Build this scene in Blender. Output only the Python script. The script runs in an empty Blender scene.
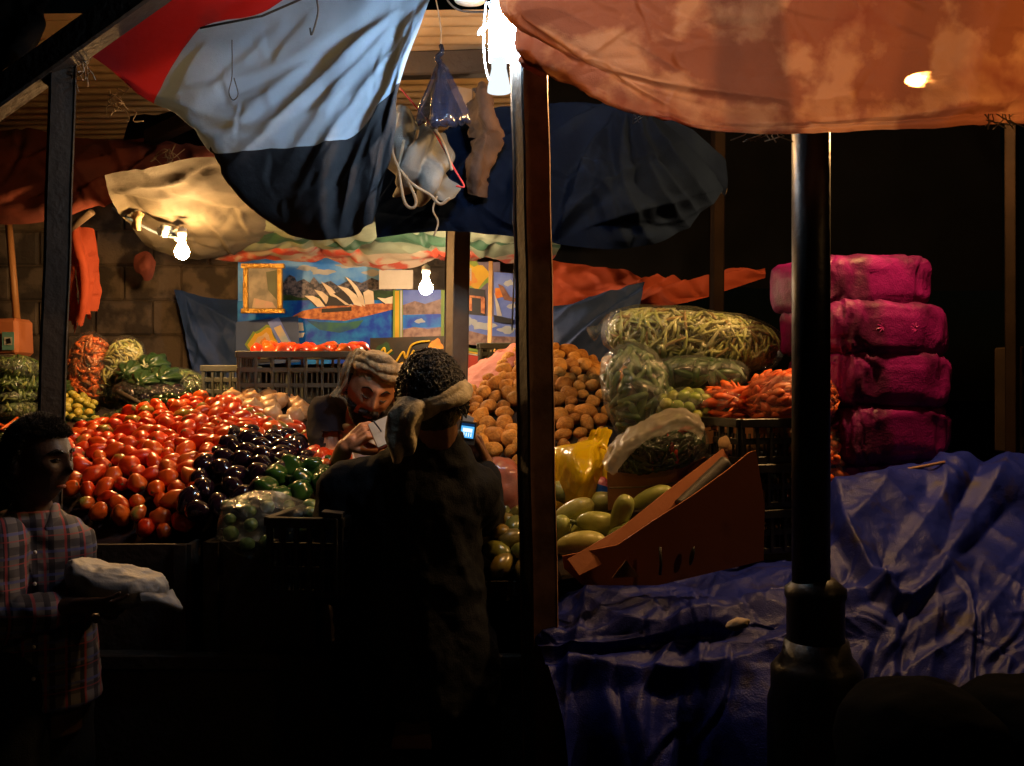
import bpy, bmesh, math, random
import numpy as np
from mathutils import Vector, Matrix, noise as mnoise
random.seed(7)
rng = np.random.default_rng(7)
PI = math.pi
R = math.radians
scene = bpy.context.scene
COL = scene.collection
F = 1005.0      # focal length in pixels
EYE = 1.6       # camera height
def P(px, py, d):
    return Vector(((px - 512) / F * d, d, EYE - (py - 383) / F * d))
def proj(x, y, z):
    return 512 + x / y * F, 383 - (z - EYE) / y * F

# ------------------------------------------------------------------ noise
_perm = np.random.default_rng(3).permutation(256); _perm = np.concatenate([_perm, _perm, _perm])
_grad = np.random.default_rng(4).normal(size=(256, 3)); _grad /= np.linalg.norm(_grad, axis=1)[:, None]
def pn(p):
    p = np.asarray(p, float); i = np.floor(p).astype(int); f = p - i; i &= 255
    w = f * f * f * (f * (f * 6 - 15) + 10); out = 0
    for dx in (0, 1):
        for dy in (0, 1):
            for dz in (0, 1):
                h = _perm[_perm[_perm[(i[..., 0] + dx) & 255] + ((i[..., 1] + dy) & 255)] + ((i[..., 2] + dz) & 255)]
                g = _grad[h]; v = (g * (f - np.array([dx, dy, dz]))).sum(-1)
                out = out + v * np.where(dx, w[..., 0], 1 - w[..., 0]) * np.where(dy, w[..., 1], 1 - w[..., 1]) * np.where(dz, w[..., 2], 1 - w[..., 2])
    return out
def fbm(p, o=3):
    p = np.asarray(p, float); return sum(pn(p * 2 ** k + k * 7.3) / 2 ** k for k in range(o))
def crump(p, o=3):
    p = np.asarray(p, float)
    return sum((1 - 3.2 * np.abs(pn(p * 1.9 ** k + k * 5.1))) / 1.9 ** k for k in range(o)) / 2

# ------------------------------------------------------------------ materials
def lin(c):
    return tuple((x / 12.92 if x <= .04045 else ((x + .055) / 1.055) ** 2.4) for x in c)
class NT:
    def __init__(s, m):
        s.t = m.node_tree; s.n = s.t.nodes; s.l = s.t.links
    def new(s, k, **kw):
        n = s.n.new(k)
        for a, b in kw.items(): setattr(n, a, b)
        return n
    def link(s, a, b): s.l.new(a, b)
def mat(name, c1, c2=None, scale=6, rough=.6, bump=.2, bscale=40, metal=0, transl=0, coat=0, rand=None, spec=.5, weave=0, contrast=.5, sheen=0, sss=0, alpha=0, stain=None):
    """procedural surface: two colours mixed by noise, fine bump, optional woven bump, translucency, per object tint"""
    m = bpy.data.materials.new(name); m.use_nodes = True; g = NT(m)
    b = g.n['Principled BSDF']; out = g.n['Material Output']
    tc = g.new('ShaderNodeTexCoord')
    nz = g.new('ShaderNodeTexNoise'); nz.inputs['Scale'].default_value = scale; nz.inputs['Detail'].default_value = 6
    g.link(tc.outputs['Object'], nz.inputs['Vector'])
    cr = g.new('ShaderNodeValToRGB'); w = .46 - (1 - min(contrast, 1)) * .36
    cr.color_ramp.elements[0].position = w; cr.color_ramp.elements[1].position = 1 - w
    c2 = c2 or tuple(x * .72 for x in c1)
    cr.color_ramp.elements[0].color = (*c2, 1); cr.color_ramp.elements[1].color = (*c1, 1)
    g.link(nz.outputs['Fac'], cr.inputs['Fac']); col = cr.outputs['Color']
    if stain:
        n3 = g.new('ShaderNodeTexNoise'); n3.inputs['Scale'].default_value = stain[1]; n3.inputs['Detail'].default_value = 5
        g.link(tc.outputs['Object'], n3.inputs['Vector'])
        r3 = g.new('ShaderNodeValToRGB'); r3.color_ramp.elements[0].position = stain[2]; r3.color_ramp.elements[1].position = stain[2] + .12
        g.link(n3.outputs['Fac'], r3.inputs['Fac'])
        mx = g.new('ShaderNodeMixRGB'); mx.inputs['Color2'].default_value = (*stain[0], 1)
        g.link(r3.outputs['Color'], mx.inputs['Fac']); g.link(col, mx.inputs['Color1']); col = mx.outputs['Color']
    if rand:
        oi = g.new('ShaderNodeObjectInfo'); rr = g.new('ShaderNodeValToRGB')
        el = rr.color_ramp.elements
        while len(el) < len(rand): el.new(.5)
        for k, c in enumerate(rand):
            el[k].position = k / (len(rand) - 1); el[k].color = (*c, 1)
        g.link(oi.outputs['Random'], rr.inputs['Fac'])
        mx = g.new('ShaderNodeMixRGB', blend_type='MIX'); mx.inputs['Fac'].default_value = .62
        g.link(col, mx.inputs['Color1']); g.link(rr.outputs['Color'], mx.inputs['Color2']); col = mx.outputs['Color']
    g.link(col, b.inputs['Base Color'])
    b.inputs['Roughness'].default_value = rough; b.inputs['Metallic'].default_value = metal
    b.inputs['Specular IOR Level'].default_value = spec
    b.inputs['Coat Weight'].default_value = coat; b.inputs['Coat Roughness'].default_value = .12
    b.inputs['Sheen Weight'].default_value = sheen
    if sss:
        b.inputs['Subsurface Weight'].default_value = sss; b.inputs['Subsurface Radius'].default_value = (.012, .005, .003); b.inputs['Subsurface Scale'].default_value = 1
    if bump:
        n2 = g.new('ShaderNodeTexNoise'); n2.inputs['Scale'].default_value = bscale; n2.inputs['Detail'].default_value = 5
        g.link(tc.outputs['Object'], n2.inputs['Vector'])
        bp = g.new('ShaderNodeBump'); bp.inputs['Strength'].default_value = bump; bp.inputs['Distance'].default_value = .01
        g.link(n2.outputs['Fac'], bp.inputs['Height']); last = bp
        if weave:
            wv = g.new('ShaderNodeTexVoronoi'); wv.inputs['Scale'].default_value = weave
            g.link(tc.outputs['Object'], wv.inputs['Vector'])
            b2 = g.new('ShaderNodeBump'); b2.inputs['Strength'].default_value = .25; b2.inputs['Distance'].default_value = .004
            g.link(wv.outputs['Distance'], b2.inputs['Height']); g.link(bp.outputs['Normal'], b2.inputs['Normal']); last = b2
        g.link(last.outputs['Normal'], b.inputs['Normal'])
    sh = b.outputs['BSDF']
    if transl:
        tr = g.new('ShaderNodeBsdfTranslucent'); g.link(col, tr.inputs['Color'])
        ms = g.new('ShaderNodeMixShader'); ms.inputs['Fac'].default_value = transl
        g.link(sh, ms.inputs[1]); g.link(tr.outputs['BSDF'], ms.inputs[2]); sh = ms.outputs['Shader']
    if alpha:
        tp = g.new('ShaderNodeBsdfTransparent')
        ms = g.new('ShaderNodeMixShader'); ms.inputs['Fac'].default_value = alpha
        g.link(sh, ms.inputs[1]); g.link(tp.outputs['BSDF'], ms.inputs[2]); sh = ms.outputs['Shader']
    g.link(sh, out.inputs['Surface'])
    return m
def film(name, tint=(.9, .93, .95), opac=.16, rough=.16, bscale=22, haze=.08):
    """thin clear plastic: mostly see-through, crinkled gloss on top"""
    m = bpy.data.materials.new(name); m.use_nodes = True; g = NT(m); out = g.n['Material Output']; g.n.remove(g.n['Principled BSDF'])
    tc = g.new('ShaderNodeTexCoord'); nz = g.new('ShaderNodeTexNoise'); nz.inputs['Scale'].default_value = bscale; nz.inputs['Detail'].default_value = 5; nz.inputs['Distortion'].default_value = 1.2
    g.link(tc.outputs['Object'], nz.inputs['Vector'])
    bp = g.new('ShaderNodeBump'); bp.inputs['Strength'].default_value = .9; bp.inputs['Distance'].default_value = .02; g.link(nz.outputs['Fac'], bp.inputs['Height'])
    gl = g.new('ShaderNodeBsdfGlossy'); gl.inputs['Roughness'].default_value = rough; g.link(bp.outputs['Normal'], gl.inputs['Normal'])
    df = g.new('ShaderNodeBsdfDiffuse'); df.inputs['Color'].default_value = (*tint, 1); g.link(bp.outputs['Normal'], df.inputs['Normal'])
    tp = g.new('ShaderNodeBsdfTransparent'); tp.inputs['Color'].default_value = (*(min(1, t + .03) for t in tint), 1)
    a = g.new('ShaderNodeMixShader'); a.inputs['Fac'].default_value = haze; g.link(tp.outputs[0], a.inputs[1]); g.link(df.outputs[0], a.inputs[2])
    fr = g.new('ShaderNodeFresnel'); fr.inputs['IOR'].default_value = 1.45; g.link(bp.outputs['Normal'], fr.inputs['Normal'])
    ad = g.new('ShaderNodeMath', operation='ADD'); ad.inputs[1].default_value = opac * .5; g.link(fr.outputs[0], ad.inputs[0])
    mm = g.new('ShaderNodeMath', operation='MINIMUM'); mm.inputs[1].default_value = .38; g.link(ad.outputs[0], mm.inputs[0])
    b = g.new('ShaderNodeMixShader'); g.link(mm.outputs[0], b.inputs['Fac']); g.link(a.outputs[0], b.inputs[1]); g.link(gl.outputs[0], b.inputs[2])
    g.link(b.outputs[0], out.inputs['Surface']); return m
def emis(name, c, s):
    m = bpy.data.materials.new(name); m.use_nodes = True; g = NT(m); g.n.remove(g.n['Principled BSDF'])
    e = g.new('ShaderNodeEmission'); e.inputs['Color'].default_value = (*c, 1); e.inputs['Strength'].default_value = s
    g.link(e.outputs[0], g.n['Material Output'].inputs['Surface']); return m

# ------------------------------------------------------------------ objects
ORG = {}
def tag(o, label=None, cat=None, group=None, kind=None):
    if label: o['label'] = label
    if cat: o['category'] = cat
    if group: o['group'] = group
    if kind: o['kind'] = kind
    return o
def empty(name, loc, label, cat, group=None):
    o = bpy.data.objects.new(name, None); COL.objects.link(o); o.location = loc; o.empty_display_size = .05
    ORG[o.name] = Vector(loc); return tag(o, label, cat, group)
def mesh_data(name, V, Fc, mats, mi=None, uv=None, smooth=True):
    me = bpy.data.meshes.new(name); me.from_pydata([tuple(v) for v in V], [], [tuple(int(i) for i in f) for f in Fc])
    for m in (mats if isinstance(mats, (list, tuple)) else [mats]): me.materials.append(m)
    if mi is not None: me.polygons.foreach_set('material_index', [int(i) for i in mi])
    if uv is not None:
        l = me.uv_layers.new(name='UVMap'); li = np.zeros(len(me.loops), int); me.loops.foreach_get('vertex_index', li)
        l.data.foreach_set('uv', np.asarray(uv, float)[li].ravel())
    if smooth: me.polygons.foreach_set('use_smooth', [True] * len(me.polygons))
    me.update(); return me
def build(name, V, Fc, mats, parent=None, mi=None, uv=None, smooth=True, label=None, cat=None, group=None, kind=None, origin=None):
    """world-space geometry -> an object whose origin is at its base (or at its parent's)"""
    V = np.asarray([tuple(v) for v in V], float)
    if parent is not None: o0 = ORG[parent.name]
    elif origin is not None: o0 = Vector(origin)
    else:
        a, b = V.min(0), V.max(0); o0 = Vector(((a[0] + b[0]) / 2, (a[1] + b[1]) / 2, a[2]))
    me = mesh_data(name, V - np.array(o0), Fc, mats, mi, uv, smooth)
    o = bpy.data.objects.new(name, me); COL.objects.link(o)
    if parent is not None: o.parent = parent
    else: o.location = o0
    ORG[o.name] = o0.copy()
    return tag(o, label, cat, group, kind)
class MB:
    def __init__(s): s.v = []; s.f = []; s.m = []; s.cur = 0
    def add(s, V, Fc):
        k = len(s.v); s.v += [Vector(v) for v in V]; s.f += [tuple(i + k for i in f) for f in Fc]; s.m += [s.cur] * len(Fc); return s
    def box(s, c, size, M=None):
        c = Vector(c); M = M or Matrix.Identity(3); x, y, z = (t / 2 for t in size)
        b = min(x, y, z) * .18
        V = []
        for sx in (-1, 1):
            for sy in (-1, 1):
                for sz in (-1, 1):
                    V += [(sx * (x - b), sy * y - sy * b, sz * z), (sx * (x - b), sy * y, sz * (z - b)), (sx * x, sy * (y - b), sz * (z - b))]
        bm = bmesh.new(); vs = [bm.verts.new(M @ Vector(v) + c) for v in V]
        r = bmesh.ops.convex_hull(bm, input=vs); bm.normal_update()
        bm.verts.index_update(); s.add([v.co.copy() for v in bm.verts], [[v.index for v in f.verts] for f in bm.faces]); bm.free(); return s
    def tube(s, pts, r, n=8, cap=True):
        pts = [Vector(p) for p in pts]; m = len(pts)
        rs = r if isinstance(r, (list, tuple)) else [r] * m
        k = len(s.v); up = None
        for i, p in enumerate(pts):
            t = (pts[min(i + 1, m - 1)] - pts[max(i - 1, 0)])
            t = t.normalized() if t.length > 1e-9 else Vector((0, 0, 1))
            if up is None: up = t.orthogonal().normalized()
            up = (up - t * up.dot(t)); up = up.normalized() if up.length > 1e-6 else t.orthogonal().normalized()
            w = t.cross(up)
            for j in range(n):
                a = 2 * PI * j / n; s.v.append(p + (up * math.cos(a) + w * math.sin(a)) * rs[i])
        for i in range(m - 1):
            for j in range(n):
                s.f.append((k + i * n + j, k + i * n + (j + 1) % n, k + (i + 1) * n + (j + 1) % n, k + (i + 1) * n + j)); s.m.append(s.cur)
        if cap:
            s.f.append(tuple(k + j for j in reversed(range(n)))); s.m.append(s.cur)
            s.f.append(tuple(k + (m - 1) * n + j for j in range(n))); s.m.append(s.cur)
        return s
    def ell(s, c, r, M=None, nu=16, nv=10, fn=None):
        c = Vector(c); M = M or Matrix.Identity(3); r = (r, r, r) if not hasattr(r, '__len__') else r
        k = len(s.v)
        for i in range(nv + 1):
            th = PI * i / nv
            for j in range(nu):
                ph = 2 * PI * j / nu; d = Vector((math.sin(th) * math.cos(ph), math.sin(th) * math.sin(ph), math.cos(th)))
                q = Vector((d.x * r[0], d.y * r[1], d.z * r[2]))
                if fn: q = fn(d, q)
                s.v.append(M @ q + c)
        for i in range(nv):
            for j in range(nu):
                s.f.append((k + i * nu + j, k + (i + 1) * nu + j, k + (i + 1) * nu + (j + 1) % nu, k + i * nu + (j + 1) % nu)); s.m.append(s.cur)
        return s
    def lathe(s, c, prof, n=24, M=None):
        """prof: (radius, height) from bottom to top"""
        c = Vector(c); M = M or Matrix.Identity(3); k = len(s.v)
        for r, z in prof:
            for j in range(n):
                a = 2 * PI * j / n; s.v.append(M @ Vector((r * math.cos(a), r * math.sin(a), z)) + c)
        for i in range(len(prof) - 1):
            for j in range(n):
                s.f.append((k + i * n + j, k + i * n + (j + 1) % n, k + (i + 1) * n + (j + 1) % n, k + (i + 1) * n + j)); s.m.append(s.cur)
        s.f.append(tuple(k + j for j in reversed(range(n)))); s.m.append(s.cur)
        e = k + (len(prof) - 1) * n; s.f.append(tuple(e + j for j in range(n))); s.m.append(s.cur)
        return s
    def plate(s, pts, t, direction=(0, 1, 0)):
        """thick flat polygon"""
        D = Vector(direction) * t; n = len(pts); pts = [Vector(p) for p in pts]
        s.add(pts + [p + D for p in pts], [tuple(range(n)), tuple(reversed(range(n, 2 * n)))] + [(i, i + n, (i + 1) % n + n, (i + 1) % n) for i in range(n)]); return s
    def loft(s, secs, n=28, p=2.3):
        """secs: (center, rx, ry, yaw) horizontal super-ellipse rings, bottom to top"""
        k = len(s.v)
        for c, rx, ry, yaw in secs:
            c = Vector(c)
            for j in range(n):
                a = 2 * PI * j / n; x = math.copysign(abs(math.cos(a)) ** (2 / p), math.cos(a)) * rx; y = math.copysign(abs(math.sin(a)) ** (2 / p), math.sin(a)) * ry
                s.v.append(c + Vector((x * math.cos(yaw) - y * math.sin(yaw), x * math.sin(yaw) + y * math.cos(yaw), 0)))
        for i in range(len(secs) - 1):
            for j in range(n):
                s.f.append((k + i * n + j, k + i * n + (j + 1) % n, k + (i + 1) * n + (j + 1) % n, k + (i + 1) * n + j)); s.m.append(s.cur)
        s.f.append(tuple(k + j for j in reversed(range(n)))); s.m.append(s.cur)
        e = k + (len(secs) - 1) * n; s.f.append(tuple(e + j for j in range(n))); s.m.append(s.cur); return s
    def caps(s, a, b, ra, rb, n=14):
        """tapered limb with round ends"""
        a, b = Vector(a), Vector(b); t = (b - a).normalized(); pts = []; rs = []
        for k in range(5):
            q = PI / 2 * (1 - k / 4) ; pts.append(a - t * ra * math.sin(q)); rs.append(max(1e-4, ra * math.cos(q)))
        for k in range(5):
            q = PI / 2 * k / 4; pts.append(b + t * rb * math.sin(q)); rs.append(max(1e-4, rb * math.cos(q)))
        return s.tube(pts, rs, n)
    def go(s, name, mats, parent=None, **kw):
        return build(name, s.v, s.f, mats, parent, mi=s.m, **kw)
def cr_axis(A, n):
    """Catmull-Rom resample along axis 0"""
    m = A.shape[0]; t = np.linspace(0, m - 1, n); i = np.minimum(t.astype(int), m - 2); f = (t - i)[:, None, None]
    p0 = np.where((i > 0)[:, None, None], A[np.maximum(i - 1, 0)], 2 * A[i] - A[i + 1]); p1 = A[i]; p2 = A[i + 1]
    p3 = np.where((i + 2 < m)[:, None, None], A[np.minimum(i + 2, m - 1)], 2 * p2 - p1)
    return .5 * (2 * p1 + (p2 - p0) * f + (2 * p0 - 5 * p1 + 4 * p2 - p3) * f ** 2 + (3 * p1 - p0 - 3 * p2 + p3) * f ** 3)
def patch(ctrl, nu, nv):
    A = np.array([[tuple(P(*c)) if not isinstance(c, Vector) else tuple(c) for c in row] for row in ctrl], float)
    A = cr_axis(A, nv); A = cr_axis(A.transpose(1, 0, 2), nu).transpose(1, 0, 2); return A
def normals(S):
    du = np.gradient(S, axis=1); dv = np.gradient(S, axis=0); n = np.cross(du, dv); l = np.linalg.norm(n, axis=2, keepdims=True); return n / np.maximum(l, 1e-9)
def gridfaces(nu, nv):
    return [(j * nu + i, j * nu + i + 1, (j + 1) * nu + i + 1, (j + 1) * nu + i) for j in range(nv - 1) for i in range(nu - 1)]
def sheet(name, ctrl, m, nu=80, nv=60, disp=None, parent=None, mi=None, hole=None, toward=True, bands=None, **kw):
    """a cloth: a control net resampled finely, displaced along its normal (towards the viewer = positive)"""
    S = patch(ctrl, nu, nv); U, V = np.meshgrid(np.linspace(0, 1, nu), np.linspace(0, 1, nv))
    if bands is not None:      # colour bands whose borders run exactly along mesh rows
        hi = patch(ctrl, nu, 500); nb = len(bands) + 1; cut = [int(round(k * (nv - 1) / nb)) for k in range(nb + 1)]
        for i in range(nu):
            kn = [0] + [b(i / (nu - 1)) for b in bands] + [1]; vv = np.interp(np.arange(nv), cut, kn); V[:, i] = vv
            x = vv * 499; a = np.minimum(x.astype(int), 498); f = (x - a)[:, None]; S[:, i] = hi[a, i] * (1 - f) + hi[a + 1, i] * f
        mi = lambda u, v, nb=nb: min(nb - 1, int(v * nb))
    N = normals(S)
    if toward: N = N * np.where(N[..., 1:2] > 0, -1, 1) if abs(N[..., 1].mean()) > .3 else N * np.sign(N[..., 2].mean())
    if disp is not None: S = S + N * disp(U, V, S)[..., None]
    fc = gridfaces(nu, nv); mis = None
    if mi is not None: mis = [mi((i + .5) / (nu - 1), (j + .5) / (nv - 1)) for j in range(nv - 1) for i in range(nu - 1)]
    if hole is not None:
        keep = [not hole((i + .5) / (nu - 1), (j + .5) / (nv - 1)) for j in range(nv - 1) for i in range(nu - 1)]
        fc = [f for f, k in zip(fc, keep) if k]
        if mis: mis = [f for f, k in zip(mis, keep) if k]
    return build(name, S.reshape(-1, 3), fc, m, parent, mi=mis, uv=np.stack([U.ravel(), V.ravel()], 1), **kw)
def wr(amp, sc, o=3):   # crumples
    return lambda U, V, S: amp * crump(S * sc, o)
def folds(amp, k, ang, warp=.6, extra=.004):
    ca, sa = math.cos(ang), math.sin(ang)
    def f(U, V, S):
        t = U * ca + V * sa; w = pn(S * 1.7 + 3) * warp
        return amp * (np.sin(2 * PI * (k * t + w)) * (.6 + .8 * pn(S * 2.3 + 9))) + extra * crump(S * 6, 3)
    return f
def creases(S, lines):
    """sharp tension folds: each line = (points in the picture plane, height in m, width in px)"""
    px, py = 512 + S[..., 0] / S[..., 1] * F, 383 - (S[..., 2] - EYE) / S[..., 1] * F; out = np.zeros(px.shape)
    for pts, amp, w in lines:
        A = np.array([[(x, y, 0)] for x, y in pts], float); A = cr_axis(A, 12)[:, 0, :2] if len(A) > 2 else A[:, 0, :2]
        best = np.full(px.shape, 1e9); sg = np.zeros(px.shape); tt = np.zeros(px.shape); n = len(A) - 1
        for i in range(n):
            dx, dy = A[i + 1] - A[i]; L = dx * dx + dy * dy + 1e-9; t = np.clip(((px - A[i, 0]) * dx + (py - A[i, 1]) * dy) / L, 0, 1)
            ex, ey = px - A[i, 0] - t * dx, py - A[i, 1] - t * dy; d = np.hypot(ex, ey); m = d < best
            best = np.where(m, d, best); sg = np.where(m, np.sign(dx * ey - dy * ex), sg); tt = np.where(m, (i + t) / n, tt)
        s = best * sg; tap = np.clip(np.sin(np.pi * np.clip(tt * .94 + .03, 0, 1)), 0, 1) ** .6
        out += amp * tap * (np.exp(-np.abs(s) / w) - .55 * np.exp(-((s - 1.7 * w) / (1.2 * w)) ** 2))
    return out
def fan(o, ends, amp, w, sag=.12, seed=1, j=.35, start=0):
    g = random.Random(seed); L = []
    for e in ends:
        a = (o[0] + g.gauss(0, 5) + (e[0] - o[0]) * start, o[1] + g.gauss(0, 4) + (e[1] - o[1]) * start); e = (e[0] + g.gauss(0, 8), e[1] + g.gauss(0, 8))
        k = g.gauss(sag, .05); m = ((a[0] + e[0]) / 2 - (e[1] - a[1]) * k, (a[1] + e[1]) / 2 + (e[0] - a[0]) * k)
        L.append(([a, m, e], amp * g.uniform(1 - j * 1.6, 1 + j) * g.choice((1, 1, -1)), w * g.uniform(.6, 1.4)))
    return L
def randlines(box, n, length, ang, dang, amp, w, seed=1):
    g = random.Random(seed); L = []
    for _ in range(n):
        x, y = g.uniform(box[0], box[2]), g.uniform(box[1], box[3]); a = R(g.gauss(ang, dang)); l = g.uniform(*length) / 2; c = g.gauss(0, .15) * l
        dx, dy = math.cos(a) * l, math.sin(a) * l
        L.append(([(x - dx, y - dy), (x - dy / l * c, y + dx / l * c), (x + dx, y + dy)], amp * g.uniform(.3, 1.2) * g.choice((1, -1)), w * g.uniform(.5, 1.5)))
    return L
def inpoly(x, y, poly):
    c = False; j = len(poly) - 1
    for i in range(len(poly)):
        xi, yi = poly[i]; xj, yj = poly[j]
        if (yi > y) != (yj > y) and x < (xj - xi) * (y - yi) / (yj - yi) + xi: c = not c
        j = i
    return c
def basis(N, jitter=.35, yaw=None):
    N = Vector(N).normalized(); N = (N + Vector((random.gauss(0, jitter), random.gauss(0, jitter), random.gauss(0, jitter))) * .5).normalized()
    T = N.orthogonal().normalized(); a = random.uniform(0, 2 * PI) if yaw is None else yaw
    T = (T * math.cos(a) + N.cross(T) * math.sin(a)).normalized(); B = N.cross(T)
    return Matrix((T, B, N)).transposed().to_4x4()
def blobmesh(name, r, m, lump=.06, seed=0, nu=18, nv=12, lobes=0, ends=0, freq=1.4, scar=None):
    mb = MB(); off = Vector((seed * 3.7, seed * 1.9, 0))
    def fn(d, q):
        k = 1 + lump * mnoise.noise(Vector(d) * freq + off) * 2
        if lobes: k *= 1 + .09 * math.cos(lobes * math.atan2(d.y, d.z)) * (1 - abs(d.x) ** 3)
        q = q * k
        if ends: q.x += ends * (.5 - d.x * d.x) * 0; q.z *= 1 - .22 * max(0, d.x) ** 1; q.y *= 1 - .22 * max(0, d.x)
        if abs(d.x) > .96 and lobes: q.x *= .86
        return q
    # long axis along X
    mb.ell((0, 0, 0), (r[2], r[1], r[0]), None, nu, nv, None)
    V = []
    for v in mb.v:
        d = Vector((v.z / r[0], v.y / r[1], v.x / r[2])); q = Vector((v.z, v.y, v.x)); V.append(fn(d.normalized(), q))
    if scar is None: return mesh_data(name, V, mb.f, m, None)
    X = max(v.x for v in V); X2 = min(v.x for v in V)
    return mesh_data(name, V, mb.f, [m, scar], [1 if max(V[i].x for i in f) > X * .985 or min(V[i].x for i in f) < X2 * .992 else 0 for f in mb.f])
def spread(ctrl, poly, rmin, n, seed=1, tries=9000, res=60):
    """blue-noise points with normals on a heap surface, inside a picture outline"""
    S = patch(ctrl, res, res); N = normals(S); N *= np.where((N @ np.array([0, -.6, .8]))[..., None] < 0, -1, 1)
    g = random.Random(seed); out = []; cell = {}
    for _ in range(tries):
        u, v = g.random() * (res - 1.001), g.random() * (res - 1.001); i, j = int(u), int(v); fu, fv = u - i, v - j
        b = lambda A: (A[j, i] * (1 - fu) + A[j, i + 1] * fu) * (1 - fv) + (A[j + 1, i] * (1 - fu) + A[j + 1, i + 1] * fu) * fv
        p = b(S); px, py = proj(*p)
        if poly and not inpoly(px, py, poly): continue
        key = tuple(int(c // rmin) for c in p)
        if any(np.sum((p - q) ** 2) < rmin * rmin for dx in (-1, 0, 1) for dy in (-1, 0, 1) for dz in (-1, 0, 1) for q in cell.get((key[0] + dx, key[1] + dy, key[2] + dz), ())): continue
        cell.setdefault(key, []).append(p); out.append((Vector(p), Vector(b(N))))
        if len(out) >= n: break
    return out
def place(name, pts, protos, off, labelfn, cat, group, jit=.35, smin=.85, smax=1.12, lift=None, child=None):
    obs = []
    for k, (p, nrm) in enumerate(pts):
        me = protos[k % len(protos)] if not callable(protos) else protos(k, p)
        o = bpy.data.objects.new(name, me); COL.objects.link(o)
        s = random.uniform(smin, smax); h = off * (1 + random.uniform(-.3, .35))
        o.matrix_world = Matrix.Translation(p + nrm * h) @ basis(nrm, jit) @ Matrix.Diagonal((s, s, s, 1))
        tag(o, labelfn(k, p, me), cat, group)
        if child:
            c = bpy.data.objects.new(child[0], child[1]); COL.objects.link(c); c.parent = o
        obs.append(o)
    return obs
def bed(name, ctrl, m, label, cat, down=.25, off=.02, nu=30, nv=24, parent=None):
    """the mound that carries a heap: its surface a little under the fruit, with skirts down"""
    S = patch(ctrl, nu, nv); N = normals(S); N *= np.where((N @ np.array([0, -.6, .8]))[..., None] < 0, -1, 1)
    S = S - N * off; V = list(S.reshape(-1, 3)); fc = gridfaces(nu, nv)
    ring = [i for i in range(nu)] + [j * nu + nu - 1 for j in range(1, nv)] + [(nv - 1) * nu + i for i in range(nu - 2, -1, -1)] + [j * nu for j in range(nv - 2, 0, -1)]
    k = len(V); zb = S[..., 2].min() - down
    for i in ring: v = V[i].copy(); v[2] = zb; V.append(v)
    n = len(ring); fc += [(ring[i], ring[(i + 1) % n], k + (i + 1) % n, k + i) for i in range(n)]; fc.append(tuple(k + i for i in range(n)))
    return build(name, V, fc, m, parent, label=label, cat=cat)
def sup(c, r, M=None, e1=.6, e2=.6, nu=56, nv=36, amp=.02, sc=5, cr=True, o=3, seed=0):
    """pillow-like sack surface: super-ellipsoid, creased"""
    M = np.array(M) if M is not None else np.eye(3)
    th = np.linspace(-PI / 2, PI / 2, nv); ph = np.linspace(-PI, PI, nu, endpoint=False); PH, TH = np.meshgrid(ph, th)
    sp = lambda w, e: np.sign(w) * np.abs(w) ** e
    X = sp(np.cos(TH), e1) * sp(np.cos(PH), e2); Y = sp(np.cos(TH), e1) * sp(np.sin(PH), e2); Z = sp(np.sin(TH), e1)
    Q = np.stack([X * r[0], Y * r[1], Z * r[2]], -1)
    L = np.linalg.norm(Q, axis=-1, keepdims=True); D = Q / L
    d = (crump if cr else fbm)((Q + seed * 3.3) * sc, o) * amp
    Q = Q + D * d[..., None]; Q[0] = Q[0].mean(0); Q[-1] = Q[-1].mean(0)
    W = Q @ M.T + np.array(c)
    fc = [(j * nu + i, j * nu + (i + 1) % nu, (j + 1) * nu + (i + 1) % nu, (j + 1) * nu + i) for j in range(nv - 1) for i in range(nu)]
    return W.reshape(-1, 3), fc
def rotm(rx=0, ry=0, rz=0):
    return Matrix.Rotation(R(rz), 3, 'Z') @ Matrix.Rotation(R(ry), 3, 'Y') @ Matrix.Rotation(R(rx), 3, 'X')
def remesh(mb, voxel, smooth=6, fn=None):
    me = mesh_data('tmp', mb.v, mb.f, MATS0, smooth=False); o = bpy.data.objects.new('tmp', me); COL.objects.link(o)
    rm = o.modifiers.new('r', 'REMESH'); rm.mode = 'VOXEL'; rm.voxel_size = voxel; rm.adaptivity = 0
    if smooth: sm = o.modifiers.new('s', 'SMOOTH'); sm.iterations = smooth; sm.factor = .5
    dg = bpy.context.evaluated_depsgraph_get(); ev = o.evaluated_get(dg); m2 = ev.to_mesh()
    n = len(m2.vertices); V = np.zeros(n * 3); m2.vertices.foreach_get('co', V); V = V.reshape(-1, 3)
    NN = np.zeros(n * 3); m2.vertex_normals.foreach_get('vector', NN); NN = NN.reshape(-1, 3)
    Fc = [tuple(p.vertices) for p in m2.polygons]; ev.to_mesh_clear(); bpy.data.objects.remove(o); bpy.data.meshes.remove(me)
    if fn is not None: V = V + NN * fn(V)[:, None]
    return V, Fc
MATS0 = bpy.data.materials.new('tmp')
def cord(name, pts, r, m, label, cat='string', parent=None, n=6, group=None, steps=8):
    pts = [Vector(P(*p)) if not isinstance(p, Vector) else p for p in pts]
    A = np.array([[tuple(p)] for p in pts]); B = cr_axis(A, len(pts) * steps)[:, 0] if len(pts) > 2 else A[:, 0]
    mb = MB().tube(B, r, n); return mb.go(name, m, parent, label=label, cat=cat, group=group)
# lamp strengths
SKY = .0003; LA = 1150; LB = 700; LC = 1800; LD = 560; LE = 330; LT = 340; LF = 200
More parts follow.
